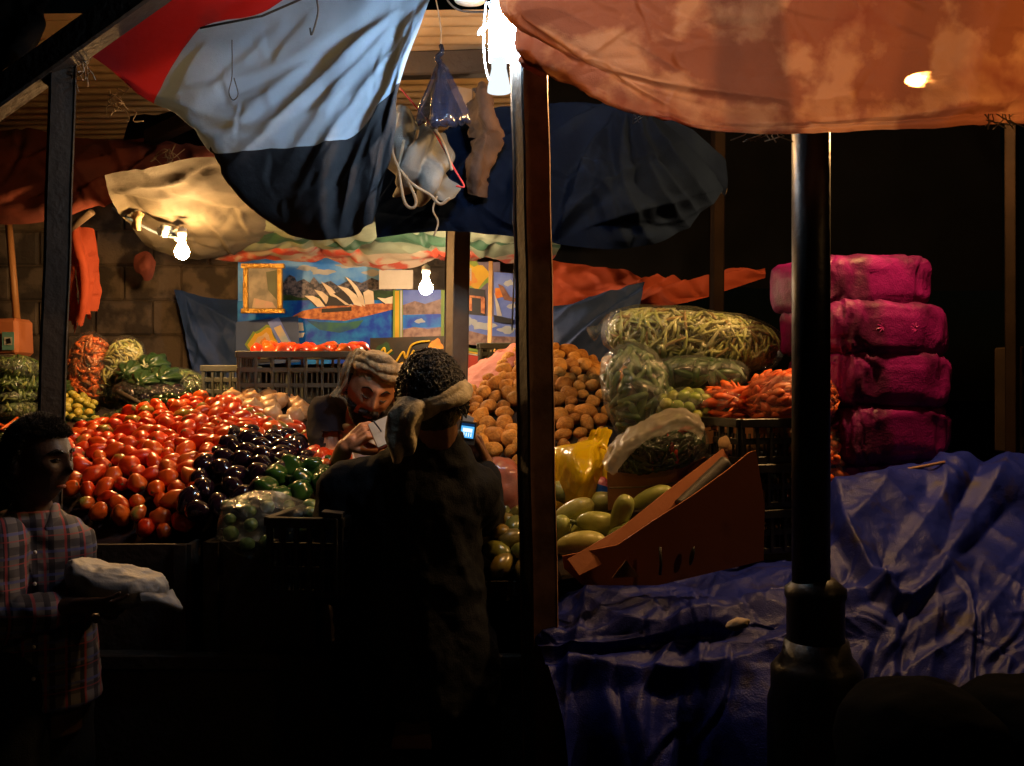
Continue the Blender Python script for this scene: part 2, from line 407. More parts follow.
# ================================================================== camera, night, film
cam = bpy.data.cameras.new('camera'); camo = bpy.data.objects.new('camera', cam); COL.objects.link(camo)
camo.location = (0, 0, EYE); camo.rotation_euler = (PI / 2, 0, 0)
cam.sensor_width = 36; cam.lens = F / 1024 * 36; cam.clip_start = .05; cam.clip_end = 500
scene.camera = camo
W = bpy.data.worlds.new('World'); scene.world = W; W.use_nodes = True
_b = W.node_tree.nodes['Background']; _s = W.node_tree.nodes.new('ShaderNodeTexSky'); _s.sky_type = 'NISHITA'; _s.sun_disc = False
_s.sun_elevation = R(4); _s.sun_rotation = R(200); W.node_tree.links.new(_s.outputs[0], _b.inputs['Color']); _b.inputs['Strength'].default_value = SKY
vs = scene.view_settings; vs.view_transform = 'Standard'; vs.look = 'None'; vs.exposure = 0; vs.gamma = 1
scene.render.engine = 'CYCLES'
cy = scene.cycles; cy.max_bounces = 7; cy.diffuse_bounces = 3; cy.glossy_bounces = 3; cy.transmission_bounces = 3; cy.transparent_max_bounces = 14
cy.sample_clamp_indirect = 3; cy.sample_clamp_direct = 0; cy.use_denoising = True; cy.caustics_reflective = False; cy.caustics_refractive = False
cy.use_adaptive_sampling = True

# ================================================================== materials
M = {}
def mk(k, *a, **kw): M[k] = mat(k, *a, **kw); return M[k]
mk('asphalt', (.045, .043, .042), (.03, .029, .028), scale=9, rough=.85, bump=.6, bscale=60)
mk('block', (.115, .088, .066), (.045, .035, .028), scale=5, rough=.95, bump=1, bscale=24, contrast=1, stain=((.035, .026, .02), 3, .58))
mk('mortar', (.09, .065, .045), (.04, .03, .022), scale=12, rough=.95, bump=.6, bscale=60)
mk('tin', (.60, .44, .27), (.40, .27, .15), scale=5, rough=.5, bump=.15, metal=.35, stain=((.16, .07, .03), 2.2, .58))
mk('darkwood', (.035, .022, .014), (.018, .012, .008), scale=14, rough=.7, bump=.5, bscale=40)
mk('brownwood', (.34, .18, .10), (.18, .09, .05), scale=11, rough=.55, bump=.35, bscale=35, contrast=.8, stain=((.28, .19, .13), 26, .64))
mk('greywood', (.23, .17, .125), (.12, .085, .06), scale=9, rough=.5, bump=.3, bscale=50)
mk('blueface', (.035, .12, .30), (.02, .06, .16), scale=14, rough=.35, bump=.2)
mk('iron', (.006, .006, .007), (.003, .003, .003), scale=9, rough=.42, bump=.2, spec=.3)
mk('flagred', (.36, .018, .02), (.24, .01, .014), scale=4, rough=.8, transl=.35, weave=420, bump=.2, stain=((.16, .02, .03), 3, .55))
mk('flagwhite', (.46, .58, .72), (.30, .41, .55), scale=3.2, rough=.8, transl=.10, weave=420, bump=.2, stain=((.38, .33, .26), 7, .66))
mk('flagblack', (.022, .024, .032), (.012, .013, .018), scale=4, rough=.75, bump=.25, weave=420, transl=.05)
mk('beige', (.125, .112, .09), (.05, .046, .036), scale=5, spec=.2, rough=.7, transl=.2, bump=.25, weave=300, stain=((.12, .11, .08), 4, .6))
mk('redbrown', (.20, .045, .028), (.10, .022, .016), scale=4, rough=.8, transl=.2, bump=.3, weave=300, contrast=.8)
mk('orangecloth', (.46, .075, .022), (.26, .035, .014), scale=5, rough=.8, transl=.3, bump=.3, weave=300)
mk('bluetarp', (.007, .012, .028), (.003, .005, .013), scale=4, rough=1, spec=0, transl=.05, bump=.3, weave=300)
mk('bluesmall', (.022, .055, .19), (.012, .028, .09), scale=4, rough=.65, spec=.3, transl=.1, bump=.3, weave=300)
mk('loadtarp', (.009, .020, .29), (.006, .012, .15), scale=7, rough=.45, bump=.3, bscale=35, weave=260, contrast=.3, stain=((.020, .017, .07), 14, .58), spec=.25)
mk('brownrag', (.07, .032, .014), (.03, .014, .008), scale=9, rough=.85, bump=.4, weave=260, contrast=.8)
mk('greycloth', (.20, .20, .19), (.08, .09, .095), scale=6, rough=.75, bump=.3, weave=320, stain=((.09, .10, .11), 9, .6))
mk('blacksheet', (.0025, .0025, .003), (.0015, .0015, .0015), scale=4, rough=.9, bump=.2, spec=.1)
mk('twine', (.30, .24, .17), (.16, .12, .08), scale=30, rough=.8)
mk('darktwine', (.06, .045, .035), (.03, .022, .018), scale=30, rough=.8)
mk('redtwine', (.55, .03, .03), scale=30, rough=.5)
mk('cablewhite', (.65, .68, .72), (.5, .52, .55), scale=30, rough=.35)
mk('cardboard', (.40, .20, .09), (.28, .13, .055), scale=4, rough=.8, bump=.1, bscale=70, stain=((.15, .06, .03), 7, .62))
mk('cardred', (.44, .155, .06), (.32, .10, .04), scale=3, rough=.7, bump=.08, bscale=90, stain=((.16, .045, .02), 5, .6))
mk('pinkcard', (.62, .40, .32), (.5, .3, .25), scale=6, rough=.8)
mk('paper', (.62, .60, .57), (.5, .48, .46), scale=8, rough=.7, bump=.3, bscale=30)
mk('blackplastic', (.014, .014, .013), (.008, .008, .008), scale=10, rough=.38, bump=.1)
mk('greycrate', (.115, .125, .11), (.07, .078, .068), scale=10, rough=.45, bump=.15)
mk('ceramic', (.8, .8, .78), rough=.3)

# ================================================================== the setting
mb = MB(); mb.add([(-60, -30, 0), (60, -30, 0), (60, 90, 0), (-60, 90, 0)], [(0, 1, 2, 3)])
build('ground', mb.v, mb.f, M['asphalt'], kind='structure')
# concrete block wall behind the stall
wall = empty('block_wall', P(150, 900, 5.3) * 1, 'rough grey brown concrete block wall behind the left half of the stall', 'wall')
wall.location.z = 0; ORG[wall.name] = Vector(wall.location)
m1 = MB(); bw, bh = .30, .185; x0, x1 = -3.4, .42
k = 0; z = 0
while z < 3.0:
    x = x0 - (.15 if k % 2 else 0)
    while x < x1:
        a, b = max(x, x0), min(x + bw, x1)
        if b - a > .04:
            m1.box(((a + b) / 2, 5.36 + random.uniform(-.004, .004), z + bh / 2), (b - a - .006, .12 + random.uniform(-.006, .006), bh - .006), Matrix.Rotation(random.gauss(0, .006), 3, 'Y'))
        x += bw
    z += bh; k += 1
m1.go('blockwork', M['block'], wall, smooth=False)
MB().box(((x0 + x1) / 2, 5.375, 1.49), (x1 - x0 - .02, .12, 2.96)).go('mortar_bed', M['mortar'], wall, smooth=False)
# corrugated roof
def tin(name, xa, xb, ya, yb, zf, label):
    ny = int((yb - ya) / .0095); V = []; nx = 14
    for j in range(ny):
        y = ya + (yb - ya) * j / (ny - 1)
        for i in range(nx):
            x = xa + (xb - xa) * i / (nx - 1)
            V.append((x, y, zf(x, y) + .016 * math.sin(2 * PI * y / .10) + .006 * mnoise.noise(Vector((x, y, 0)))))
    return build(name, V, gridfaces(nx, ny), M['tin'], label=label, cat='roof', smooth=True, origin=((xa + xb) / 2, ya, zf(xa, ya)))
tin('corrugated_roof', -3.6, 0.02, 3.55, 5.45, lambda x, y: 2.9 + .01 * (x + 2), 'rusty corrugated tin roof above the left side of the stall')
def beam(name, a, b, w, h, m, label, cat='beam', parent=None, roll=0):
    a, b = Vector(a), Vector(b); d = (b - a); L = d.length; q = d.to_track_quat('X', 'Z').to_matrix() @ Matrix.Rotation(roll, 3, 'X')
    mb = MB(); n = max(4, int(L / .12)); mb.box((a + b) / 2, (L, w, h), q)
    bm = bmesh.new(); me = mesh_data('t', mb.v, mb.f, MATS0, smooth=False)
    V = [v + Vector((mnoise.noise(v * 3), mnoise.noise(v * 3 + Vector((5, 5, 5))), 0)) * w * .08 for v in mb.v]
    bpy.data.meshes.remove(me); bm.free()
    return build(name, V, mb.f, m, parent, smooth=False, label=label, cat=cat)
beam('roof_beam', P(-60, 140, 2.95), P(190, -38, 2.80), .07, .085, M['darkwood'], 'dark wooden beam slanting under the tin roof at top left')
beam('roof_beam', P(150, 138, 4.4), P(215, 108, 4.0), .06, .06, M['darkwood'], 'short dark rafter end above the red brown tarp')
beam('roof_beam', P(395, 66, 3.75), P(600, 60, 3.75), .07, .09, M['darkwood'], 'dark rafter crossing behind the hanging blue black bag')

# ---- posts
def post(name, top, bot, w, d, yaw, m, label, extra=None, sides=None):
    """rectangular upright: one mesh per face material is not needed, side faces take the second material"""
    e = empty(name, (bot.x, bot.y, 0), label, 'post')
    T, B = top, Vector((bot.x + (bot.x - top.x) * .0, bot.y, 0)); q = rotm(rz=yaw); nseg = 40
    mb = MB(); V = []; k = 0
    for i in range(nseg + 1):
        c = B.lerp(T, i / nseg); c += Vector((mnoise.noise(Vector((0, i * .25, yaw))), 0, 0)) * w * .05
        for sx, sy in ((-1, -1), (1, -1), (1, 1), (-1, 1)):
            bv = .12
            for (ax, ay) in (((1 - bv) if sx * sy > 0 else 1, 1 if sx * sy > 0 else (1 - bv)), (1 if sx * sy > 0 else (1 - bv), (1 - bv) if sx * sy > 0 else 1)):
                V.append(c + q @ Vector((sx * w / 2 * ax, sy * d / 2 * ay, 0)))
    fc = []; mi = []
    for i in range(nseg):
        for j in range(8):
            fc.append((i * 8 + j, i * 8 + (j + 1) % 8, (i + 1) * 8 + (j + 1) % 8, (i + 1) * 8 + j)); mi.append(1 if (sides and j in sides) else 0)
    fc.append(tuple(reversed(range(8)))); fc.append(tuple(nseg * 8 + j for j in range(8))); mi += [0, 0]
    build('shaft', V, fc, [m, extra or m], e, mi=mi, smooth=False); return e
c_top, c_bot = P(529, 40, 2.6), P(543, 640, 2.6)
cp = post('wooden_post', c_top, Vector((P(546, 700, 2.6).x, 2.6, 0)), .0765, .0765, 24, M['brownwood'], 'square brown timber post rising in the middle, in front of the potatoes', M['darkwood'], sides=(6, 7, 0))  # left face in dark wood: its shade is put into the colour
MB().box(P(529, 40, 2.6) + Vector((0, 0, .02)), (.11, .11, .03), rotm(rz=24)).go('cap_plate', M['darkwood'], cp, smooth=False)
lp = post('wooden_post', P(64, 40, 2.9), Vector((P(34, 560, 2.9).x, 2.9, 0)), .070, .070, 28, M['darkwood'], 'dark square post at far left, its left face blue', M['blueface'], sides=(6, 7, 0))  # left face coloured blue, the others dark wood
MB().box(P(64, 50, 2.9), (.09, .09, .04), rotm(rz=52)).go('cap_plate', M['darkwood'], lp, smooth=False)
mp = post('wooden_post', P(461, 90, 3.75), Vector((P(447, 620, 3.75).x, 3.75, 0)), .07, .07, 35, M['greywood'], 'slim weathered post behind the man holding the phone', M['greywood'])
MB().box(P(459, 163, 3.70), (.075, .10, .022), rotm(rz=35)).go('tape_wrap', mk('yellowtape', (.55, .40, .02), rough=.4), mp, smooth=False)
rp = post('wooden_post', P(718, 120, 3.9), Vector((P(712, 520, 3.9).x, 3.9, 0)), .045, .045, 15, mk('dimwood', (.014, .008, .005), (.006, .004, .003), rough=.9, spec=.05), 'thin brown post behind the big bag of pale pods', M['dimwood'])
MB().lathe(P(717, 189, 3.9), [(.035, -.02), (.04, 0), (.035, .02)], 10).go('rope_wrap', M['twine'], rp)
fp = post('wooden_post', P(1012, 60, 3.3), Vector((P(1013, 500, 3.3).x, 3.3, 0)), .035, .035, 40, M['dimwood'], 'thin dark upright at the far right edge', M['dimwood'])
beam('bamboo_stick', P(491, 262, 4.8), P(489, 380, 4.5), .02, .02, mk('bamboo', (.36, .22, .08), (.26, .15, .05), scale=20, rough=.5), 'thin tan stick standing before the right hand posters', 'stick')
# iron column at right with collars
colx = P(811, 383, 2.2); ce = empty('iron_column', (colx.x, 2.2, 0), 'black round iron column with stepped collars, in front of the carrots', 'column')
zz = lambda py: EYE - (py - 383) / F * 2.2
MB().lathe((colx.x, 2.2, 0), [(.041, zz(640)), (.041, 2.6)], 40).go('shaft', M['iron'], ce)
MB().lathe((colx.x + .01, 2.2, 0), [(.058, zz(650)), (.062, zz(640)), (.062, zz(600)), (.066, zz(596)), (.066, zz(588)), (.05, zz(582)), (.041, zz(578))], 40).go('collar', M['iron'], ce)
MB().lathe((colx.x + .012, 2.2, 0), [(.105, 0), (.105, zz(700)), (.098, zz(690)), (.098, zz(668)), (.088, zz(662)), (.075, zz(655)), (.068, zz(640))], 40).go('base', M['iron'], ce)

# ================================================================== cloths overhead
# flag: red / white / black banner sagging across the top left
flag = [
 [(84, 52, 2.98), (120, 30, 2.98), (200, -30, 2.95), (300, -70, 2.92), (380, -90, 2.88), (470, -110, 2.82)],
 [(100, 62, 2.97), (135, 62, 2.97), (200, 22, 2.93), (270, 12, 2.90), (350, -20, 2.86), (448, -70, 2.80)],
 [(122, 78, 2.96), (150, 98, 2.92), (192, 80, 2.88), (262, 78, 2.86), (345, 45, 2.83), (436, -20, 2.78)],
 [(150, 99, 2.95), (178, 114, 2.90), (205, 128, 2.85), (262, 118, 2.82), (340, 95, 2.80), (424, 25, 2.76)],
 [(185, 116, 2.93), (204, 133, 2.88), (216, 147, 2.84), (270, 148, 2.80), (345, 132, 2.78), (402, 88, 2.75)],
 [(213, 150, 2.91), (222, 165, 2.87), (238, 185, 2.83), (290, 180, 2.79), (350, 165, 2.77), (396, 130, 2.74)],
 [(225, 168, 2.90), (240, 190, 2.86), (262, 212, 2.83), (305, 218, 2.79), (352, 205, 2.77), (386, 175, 2.74)],
 [(240, 185, 2.89), (262, 210, 2.86), (292, 236, 2.83), (322, 240, 2.79), (352, 236, 2.77), (374, 224, 2.74)],
]
def flagcol(u, v):
    w = v * 7
    b0 = np.interp(u, [0, .2, .4, .6, 1], [3.3, 2.2, 1.15, .95, .2])
    b1 = np.interp(u, [0, .2, .4, .6, .8, 1], [5.0, 4.4, 4.2, 4.0, 4.25, 3.95])
    b0 = b0 + .05 * math.sin(u * 25); return 0 if w < b0 else (1 if w < b1 else 2)
FL = fan((438, -30), [(150, 95), (185, 120), (214, 150), (235, 178), (262, 205), (280, 222), (300, 232), (322, 236), (345, 234), (362, 228), (330, 180), (250, 140), (372, 190), (300, 190)], .016, 6, -.06, 3, start=.15) + [([(418, 20), (392, 88), (360, 150), (340, 235)], .035, 7), ([(405, 70), (388, 120), (374, 222)], -.02, 6), ([(160, 98), (260, 125), (380, 85)], .008, 5)] + randlines((150, 40, 400, 230), 40, (20, 70), 125, 25, .006, 3, 5)
def flagdisp(U, V, S):
    return creases(S, FL) + flagd0(U, V, S) * .55
def flagd0(U, V, S):
    r = np.hypot((U - 1.02), (V + .35) * .8); a = np.arctan2(V + .35, 1.05 - U)
    return .020 * np.sin(a * 26 + 2.5 * pn(S * 1.5)) * np.clip(V * 1.4, .15, 1) * (.7 + .5 * pn(S * 3)) + .006 * crump(S * 5 + 2) + .0025 * crump(S * 16) + .020 * np.exp(-((U - .82 + .25 * (V - .3)) / .035) ** 2) * np.clip(V * 3, 0, 1) + .004 * crump(S * 7)
flag = [[(x, y, d + .16) for x, y, d in r_] for r_ in flag]
flago = sheet('banner', flag, [M['flagred'], M['flagwhite'], M['flagblack']], 170, 151, flagdisp, bands=[lambda u: np.interp(u, [0, .2, .4, .6, 1], [3.3, 2.2, 1.15, .95, .2]) / 7 + .004 * math.sin(u * 25), lambda u: np.interp(u, [0, .2, .4, .6, .8, 1], [5.0, 4.4, 4.2, 4.0, 4.25, 3.95]) / 7], label='red, white and black striped cloth banner sagging below the tin roof', cat='banner')
MB().tube([P(200, 28, 3.02), P(262, 16, 3.0), P(345, -20, 2.96), P(440, -75, 2.91)], .0035, 6).go('seam', M['darktwine'], flago)

# peach canopy
can = [
 [(470, -260, 1.75), (560, -260, 1.72), (680, -260, 1.7), (800, -260, 1.7), (930, -260, 1.7), (1120, -260, 1.7)],
 [(492, -110, 1.95), (570, -130, 1.88), (690, -130, 1.84), (800, -130, 1.84), (930, -130, 1.86), (1120, -130, 1.9)],
 [(505, -6, 2.06), (575, -15, 1.97), (690, -10, 1.92), (800, -5, 1.92), (930, -5, 1.95), (1120, -15, 2.0)],
 [(512, 30, 2.09), (580, 45, 2.0), (690, 62, 1.95), (800, 68, 1.96), (930, 62, 1.98), (1120, 50, 2.02)],
 [(520, 50, 2.11), (585, 80, 2.03), (690, 108, 1.98), (800, 114, 1.99), (930, 108, 2.0), (1120, 94, 2.04)],
 [(528, 58, 2.13), (590, 96, 2.05), (690, 126, 2.01), (800, 133, 2.02), (930, 126, 2.03), (1120, 112, 2.07)],
]
CL = fan((500, -8), [(600, 82), (640, 104), (690, 110), (740, 118), (560, 78), (720, 95), (680, 80), (640, 60), (780, 110)], .016, 7, .10, 4, start=.05) + randlines((540, -60, 1040, 120), 70, (30, 140), 8, 22, .006, 4, 6) + randlines((540, -60, 1040, 120), 60, (20, 60), 80, 30, .004, 3, 7) + [([(600, 96), (720, 118), (860, 116), (1030, 98)], .008, 4)]
def candisp(U, V, S):
    return creases(S, CL) + candisp0(U, V, S) * .8
def candisp0(U, V, S):
    d = .022 * np.sin(2 * PI * (3.2 * (V - .35 * np.sqrt(np.clip(U, 0, 1))) + .5 * pn(S * 1.4))) * np.exp(-((U - .1) / .3) ** 2)
    d += .006 * np.sin(2 * PI * (1.5 * U + 4 * V) + 3 * pn(S * 2)) + .0045 * crump(S * 4.5)
    return d + .007 * crump(S * 8 + 3) + .0025 * crump(S * 24) + .012 * np.exp(-((V - .975) / .012) ** 2) + .006 * np.exp(-((V - .90) / .008) ** 2)
def canopy_mat():
    m = mat('canopy', (.42, .19, .095), (.24, .08, .042), scale=7, rough=.9, spec=.1, transl=.5, bump=.6, weave=330, contrast=1.1, stain=((.19, .040, .024), 3.2, .50))
    g = NT(m); out = g.n['Material Output']; sh = out.inputs['Surface'].links[0].from_socket
    uv = g.new('ShaderNodeUVMap'); mp = g.new('ShaderNodeVectorMath', operation='SUBTRACT'); mp.inputs[1].default_value = (.80, .665, 0)
    g.link(uv.outputs[0], mp.inputs[0]); ln = g.new('ShaderNodeVectorMath', operation='LENGTH'); g.link(mp.outputs[0], ln.inputs[0])
    nz = g.new('ShaderNodeTexNoise'); nz.inputs['Scale'].default_value = 60; nz.inputs['Detail'].default_value = 4; g.link(uv.outputs[0], nz.inputs['Vector'])
    a = g.new('ShaderNodeMapRange'); a.inputs['From Min'].default_value = .034; a.inputs['From Max'].default_value = .0; g.link(ln.outputs['Value'], a.inputs['Value'])
    b = g.new('ShaderNodeMapRange'); b.inputs['From Min'].default_value = .35; b.inputs['From Max'].default_value = .65; b.inputs['To Max'].default_value = .5; g.link(nz.outputs['Fac'], b.inputs['Value'])
    mu = g.new('ShaderNodeMath', operation='MULTIPLY'); g.link(a.outputs[0], mu.inputs[0]); g.link(b.outputs[0], mu.inputs[1])
    tp = g.new('ShaderNodeBsdfRefraction'); tp.inputs['IOR'].default_value = 1.10; tp.inputs['Roughness'].default_value = .40; tp.inputs['Color'].default_value = (1, .62, .35, 1)
    ms = g.new('ShaderNodeMixShader'); g.link(mu.outputs[0], ms.inputs[0]); g.link(sh, ms.inputs[1]); g.link(tp.outputs[0], ms.inputs[2])
    g.link(ms.outputs[0], out.inputs['Surface']); return m
aw = sheet('awning', can, canopy_mat(), 300, 170, candisp, label='peach orange cloth awning hanging across the top right', cat='awning')

for k, (x, y) in enumerate([(755, 133), (768, 134), (985, 118), (1004, 118), (640, 112)]):
    mb = MB()
    for q in range(5):
        a = P(x + random.gauss(0, 5), y - 4, 2.02); mb.tube([a, a + Vector((random.gauss(0, .01), 0, -.012)), a + Vector((random.gauss(0, .02), 0, -.02 - random.random() * .012))], .0013, 4)
    mb.go('loose_thread', M['twine'], aw)
sheet('tarpaulin', [
 [(-40, 128, 4.6), (30, 132, 4.6), (90, 140, 4.6), (150, 136, 4.55), (215, 146, 4.5)],
 [(-40, 160, 4.3), (30, 165, 4.3), (90, 165, 4.3), (150, 166, 4.3), (215, 150, 4.3)],
 [(-40, 200, 4.15), (30, 205, 4.15), (90, 196, 4.15), (150, 182, 4.2), (216, 153, 4.2)],
 [(-40, 222, 4.2), (30, 223, 4.2), (90, 208, 4.2), (150, 188, 4.2), (217, 156, 4.2)]], M['redbrown'], 110, 60,
 lambda U, V, S: creases(S, fan((214, 152), [(-20, 150), (10, 170), (30, 190), (60, 205), (100, 200), (-10, 210), (60, 150), (120, 190)], .03, 6, .08, 12) + randlines((-20, 135, 210, 220), 40, (20, 90), 20, 45, .014, 4, 13)) + .012 * crump(S * 3.3), label='dull red brown tarpaulin bunched under the roof at far left', cat='tarpaulin')
sheet('tarpaulin', [
 [(105, 178, 3.55), (190, 160, 3.5), (280, 150, 3.5), (380, 160, 3.5), (455, 170, 3.6)],
 [(112, 204, 3.9), (180, 213, 3.95), (250, 204, 3.95), (340, 196, 3.9), (450, 200, 3.9)],
 [(128, 224, 4.2), (185, 240, 4.35), (240, 238, 4.4), (310, 222, 4.4), (430, 222, 4.3)],
 [(145, 244, 4.5), (190, 259, 4.65), (240, 252, 4.7), (290, 240, 4.7), (400, 240, 4.6)]], M['beige'], 120, 90,
 lambda U, V, S: creases(S, fan((112, 190), [(240, 165), (300, 190), (330, 215), (290, 238), (240, 252), (200, 255), (170, 250), (420, 200)], .022, 6, .08, 14) + randlines((110, 160, 440, 255), 60, (30, 100), 10, 40, .010, 4, 15)) + .012 * crump(S * 3), label='dirty beige tarpaulin ceiling glowing above the left bulb', cat='tarpaulin')
def stripecol(u, v):
    w = v + .05 * math.sin(u * 9)
    return 0 if w < .42 else (1 if w < .58 else (0 if w < .72 else (2 if (u * 7.3 + 2 * v) % 1 < .6 else 3)))
sheet('tarpaulin', [
 [(255, 222, 4.2), (330, 226, 4.2), (400, 226, 4.2), (470, 226, 4.2), (560, 232, 4.3)],
 [(262, 240, 4.5), (330, 244, 4.5), (400, 240, 4.5), (470, 246, 4.5), (560, 250, 4.5)],
 [(215, 262, 4.8), (300, 262, 4.8), (400, 268, 4.8), (470, 262, 4.8), (550, 262, 4.75)]],
 (lambda L: [L[0], L[1], L[0], L[2], L[3]])([mk('palegreen', (.20, .23, .16), (.09, .11, .075), scale=5, rough=.6, transl=.3, bump=.3), mk('deepgreen', (.02, .07, .035), (.012, .035, .02), scale=6, rough=.6, transl=.2), mk('printa', (.30, .24, .17), (.36, .05, .025), scale=6, rough=.6, transl=.2, contrast=1), mk('whiteprint', (.34, .26, .2), (.30, .05, .03), scale=9, rough=.6, transl=.2, contrast=1)]),
 120, 51, lambda U, V, S: creases(S, randlines((230, 225, 550, 265), 60, (30, 120), 4, 20, .02, 3, 16)) + .016 * crump(S * 4), bands=[lambda u: .42 + .05 * math.sin(u * 9), lambda u: .58 + .05 * math.sin(u * 11 + 1), lambda u: .74 + .05 * math.sin(u * 14 + 2), lambda u: .88 + .05 * math.sin(u * 17)], label='patched green, white and red tarpaulin above the bulb by the posters', cat='tarpaulin')
_k = P(626, 106, 3.35)
BL = fan((626, 106), [(372, 190), (374, 215), (400, 238), (450, 238), (490, 238), (530, 243), (560, 246), (590, 248), (620, 248), (650, 244), (676, 232), (700, 210), (716, 192), (470, 190), (520, 200), (580, 200), (640, 200), (670, 190)], .035, 8, .10, 8) + fan((548, 243), [(640, 150), (600, 180), (660, 215), (690, 195), (500, 160), (420, 190)], .02, 6, -.12, 9) + randlines((380, 120, 710, 240), 50, (30, 110), 20, 50, .010, 4, 10)
def bluef(U, V, S):
    return creases(S, BL) + bluef0(U, V, S) * .35
def bluef0(U, V, S):
    a = np.arctan2(S[..., 2] - _k.z, S[..., 0] - _k.x); r = np.hypot(S[..., 2] - _k.z, S[..., 0] - _k.x)
    q = a * 7 + 4.5 * pn(S * 1.3) + 2 * pn(S * 3.1 + 5)
    return .085 * (np.abs(np.sin(q * .6)) - .5) * np.clip(r * 2.0, 0, 1) * (.5 + .9 * np.clip(pn(S * 1.2 + 8) + .4, 0, 1)) + .022 * crump(S * 2.6) + .007 * crump(S * 9)
sheet('tarpaulin', [
 [(372, 168, 3.6), (440, 138, 3.55), (510, 120, 3.5), (575, 112, 3.45), (626, 104, 3.4), (676, 128, 3.45), (722, 172, 3.6)],
 [(374, 195, 3.5), (440, 175, 3.45), (510, 160, 3.4), (575, 155, 3.32), (630, 150, 3.28), (682, 158, 3.35), (721, 180, 3.58)],
 [(376, 222, 3.45), (440, 212, 3.4), (510, 208, 3.35), (575, 205, 3.25), (632, 200, 3.2), (685, 190, 3.3), (720, 186, 3.56)],
 [(378, 238, 3.45), (440, 232, 3.4), (510, 236, 3.35), (575, 246, 3.28), (635, 247, 3.25), (688, 225, 3.35), (720, 190, 3.56)]],
 M['bluetarp'], 190, 120, bluef, label='large dark blue tarpaulin draped from a peak behind the middle post', cat='tarpaulin')
sheet('tarpaulin', [
 [(630, 104, 3.38), (690, 130, 3.45), (724, 160, 3.58)], [(640, 118, 3.36), (690, 146, 3.42), (726, 182, 3.56)], [(660, 140, 3.4), (692, 164, 3.44), (724, 196, 3.58)]],
 M['bluetarp'], 40, 24, wr(.012, 5), label='rolled edge of blue tarpaulin tied to the thin brown post', cat='tarpaulin')
sheet('tarpaulin', [
 [(520, 246, 4.4), (560, 262, 4.5), (620, 270, 4.5), (680, 280, 4.4), (765, 268, 4.3)],
 [(520, 262, 4.45), (560, 275, 4.5), (620, 287, 4.45), (680, 291, 4.35), (765, 272, 4.3)],
 [(520, 300, 4.5), (556, 320, 4.5), (620, 306, 4.5), (680, 304, 4.35), (765, 278, 4.3)]],
 M['orangecloth'], 120, 40, lambda U, V, S: creases(S, fan((765, 270), [(560, 270), (560, 285), (560, 300), (600, 305), (640, 305), (560, 315)], .03, 4, .05, 17) + randlines((550, 262, 740, 305), 30, (20, 60), 15, 30, .012, 3, 18)) + .008 * crump(S * 4), label='bright orange tarpaulin strip slung behind the small blue tarpaulin', cat='tarpaulin')
sheet('tarpaulin', [
 [(552, 306, 4.3), (590, 300, 4.3), (620, 292, 4.3), (645, 282, 4.3)],
 [(548, 335, 4.25), (582, 325, 4.2), (612, 318, 4.2), (638, 305, 4.25)],
 [(544, 380, 4.2), (575, 372, 4.15), (602, 366, 4.15), (625, 350, 4.2)]], M['bluesmall'], 60, 50,
 lambda U, V, S: creases(S, fan((642, 284), [(548, 320), (550, 345), (575, 370), (600, 362), (552, 335), (615, 345)], .03, 5, .06, 19)) + .008 * crump(S * 5), label='small bright blue tarpaulin pulled to a point beside the potatoes', cat='tarpaulin')
sheet('tarpaulin', [
 [(174, 290, 5.1), (200, 297, 5.1), (228, 300, 5.1), (256, 300, 5.1)],
 [(182, 320, 5.0), (205, 330, 5.0), (230, 330, 5.0), (254, 330, 5.0)],
 [(195, 382, 5.0), (212, 390, 5.0), (230, 392, 5.0), (250, 392, 5.0)]], M['bluesmall'], 50, 50,
 lambda U, V, S: creases(S, fan((176, 290), [(210, 385), (240, 380), (250, 340), (195, 380)], .02, 5, .06, 20) + randlines((180, 295, 250, 380), 16, (20, 60), 80, 40, .008, 3, 21)) + .006 * crump(S * 5), label='blue tarpaulin pinned to the block wall left of the gilt frame', cat='tarpaulin')
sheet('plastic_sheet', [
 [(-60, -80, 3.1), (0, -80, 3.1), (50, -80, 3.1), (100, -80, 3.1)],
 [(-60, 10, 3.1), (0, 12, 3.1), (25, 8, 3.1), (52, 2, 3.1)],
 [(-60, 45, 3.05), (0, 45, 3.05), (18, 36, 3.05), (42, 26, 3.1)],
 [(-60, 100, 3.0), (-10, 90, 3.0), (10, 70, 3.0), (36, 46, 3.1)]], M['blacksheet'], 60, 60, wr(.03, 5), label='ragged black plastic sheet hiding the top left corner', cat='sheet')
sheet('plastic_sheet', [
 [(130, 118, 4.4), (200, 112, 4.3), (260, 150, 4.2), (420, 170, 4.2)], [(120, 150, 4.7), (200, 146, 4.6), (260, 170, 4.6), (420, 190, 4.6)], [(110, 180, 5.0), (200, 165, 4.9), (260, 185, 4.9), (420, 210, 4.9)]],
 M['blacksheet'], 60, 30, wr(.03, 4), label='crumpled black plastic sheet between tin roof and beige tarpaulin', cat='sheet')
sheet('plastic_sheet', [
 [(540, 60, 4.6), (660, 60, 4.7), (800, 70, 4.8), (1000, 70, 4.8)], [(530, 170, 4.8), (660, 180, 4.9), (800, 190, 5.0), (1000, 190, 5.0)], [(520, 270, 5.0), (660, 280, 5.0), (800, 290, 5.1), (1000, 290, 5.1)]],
 M['blacksheet'], 60, 40, wr(.04, 3), label='black sheet standing for the night dark behind the stall at right', cat='sheet')  # near-black sheet put here for the darkness behind the stall
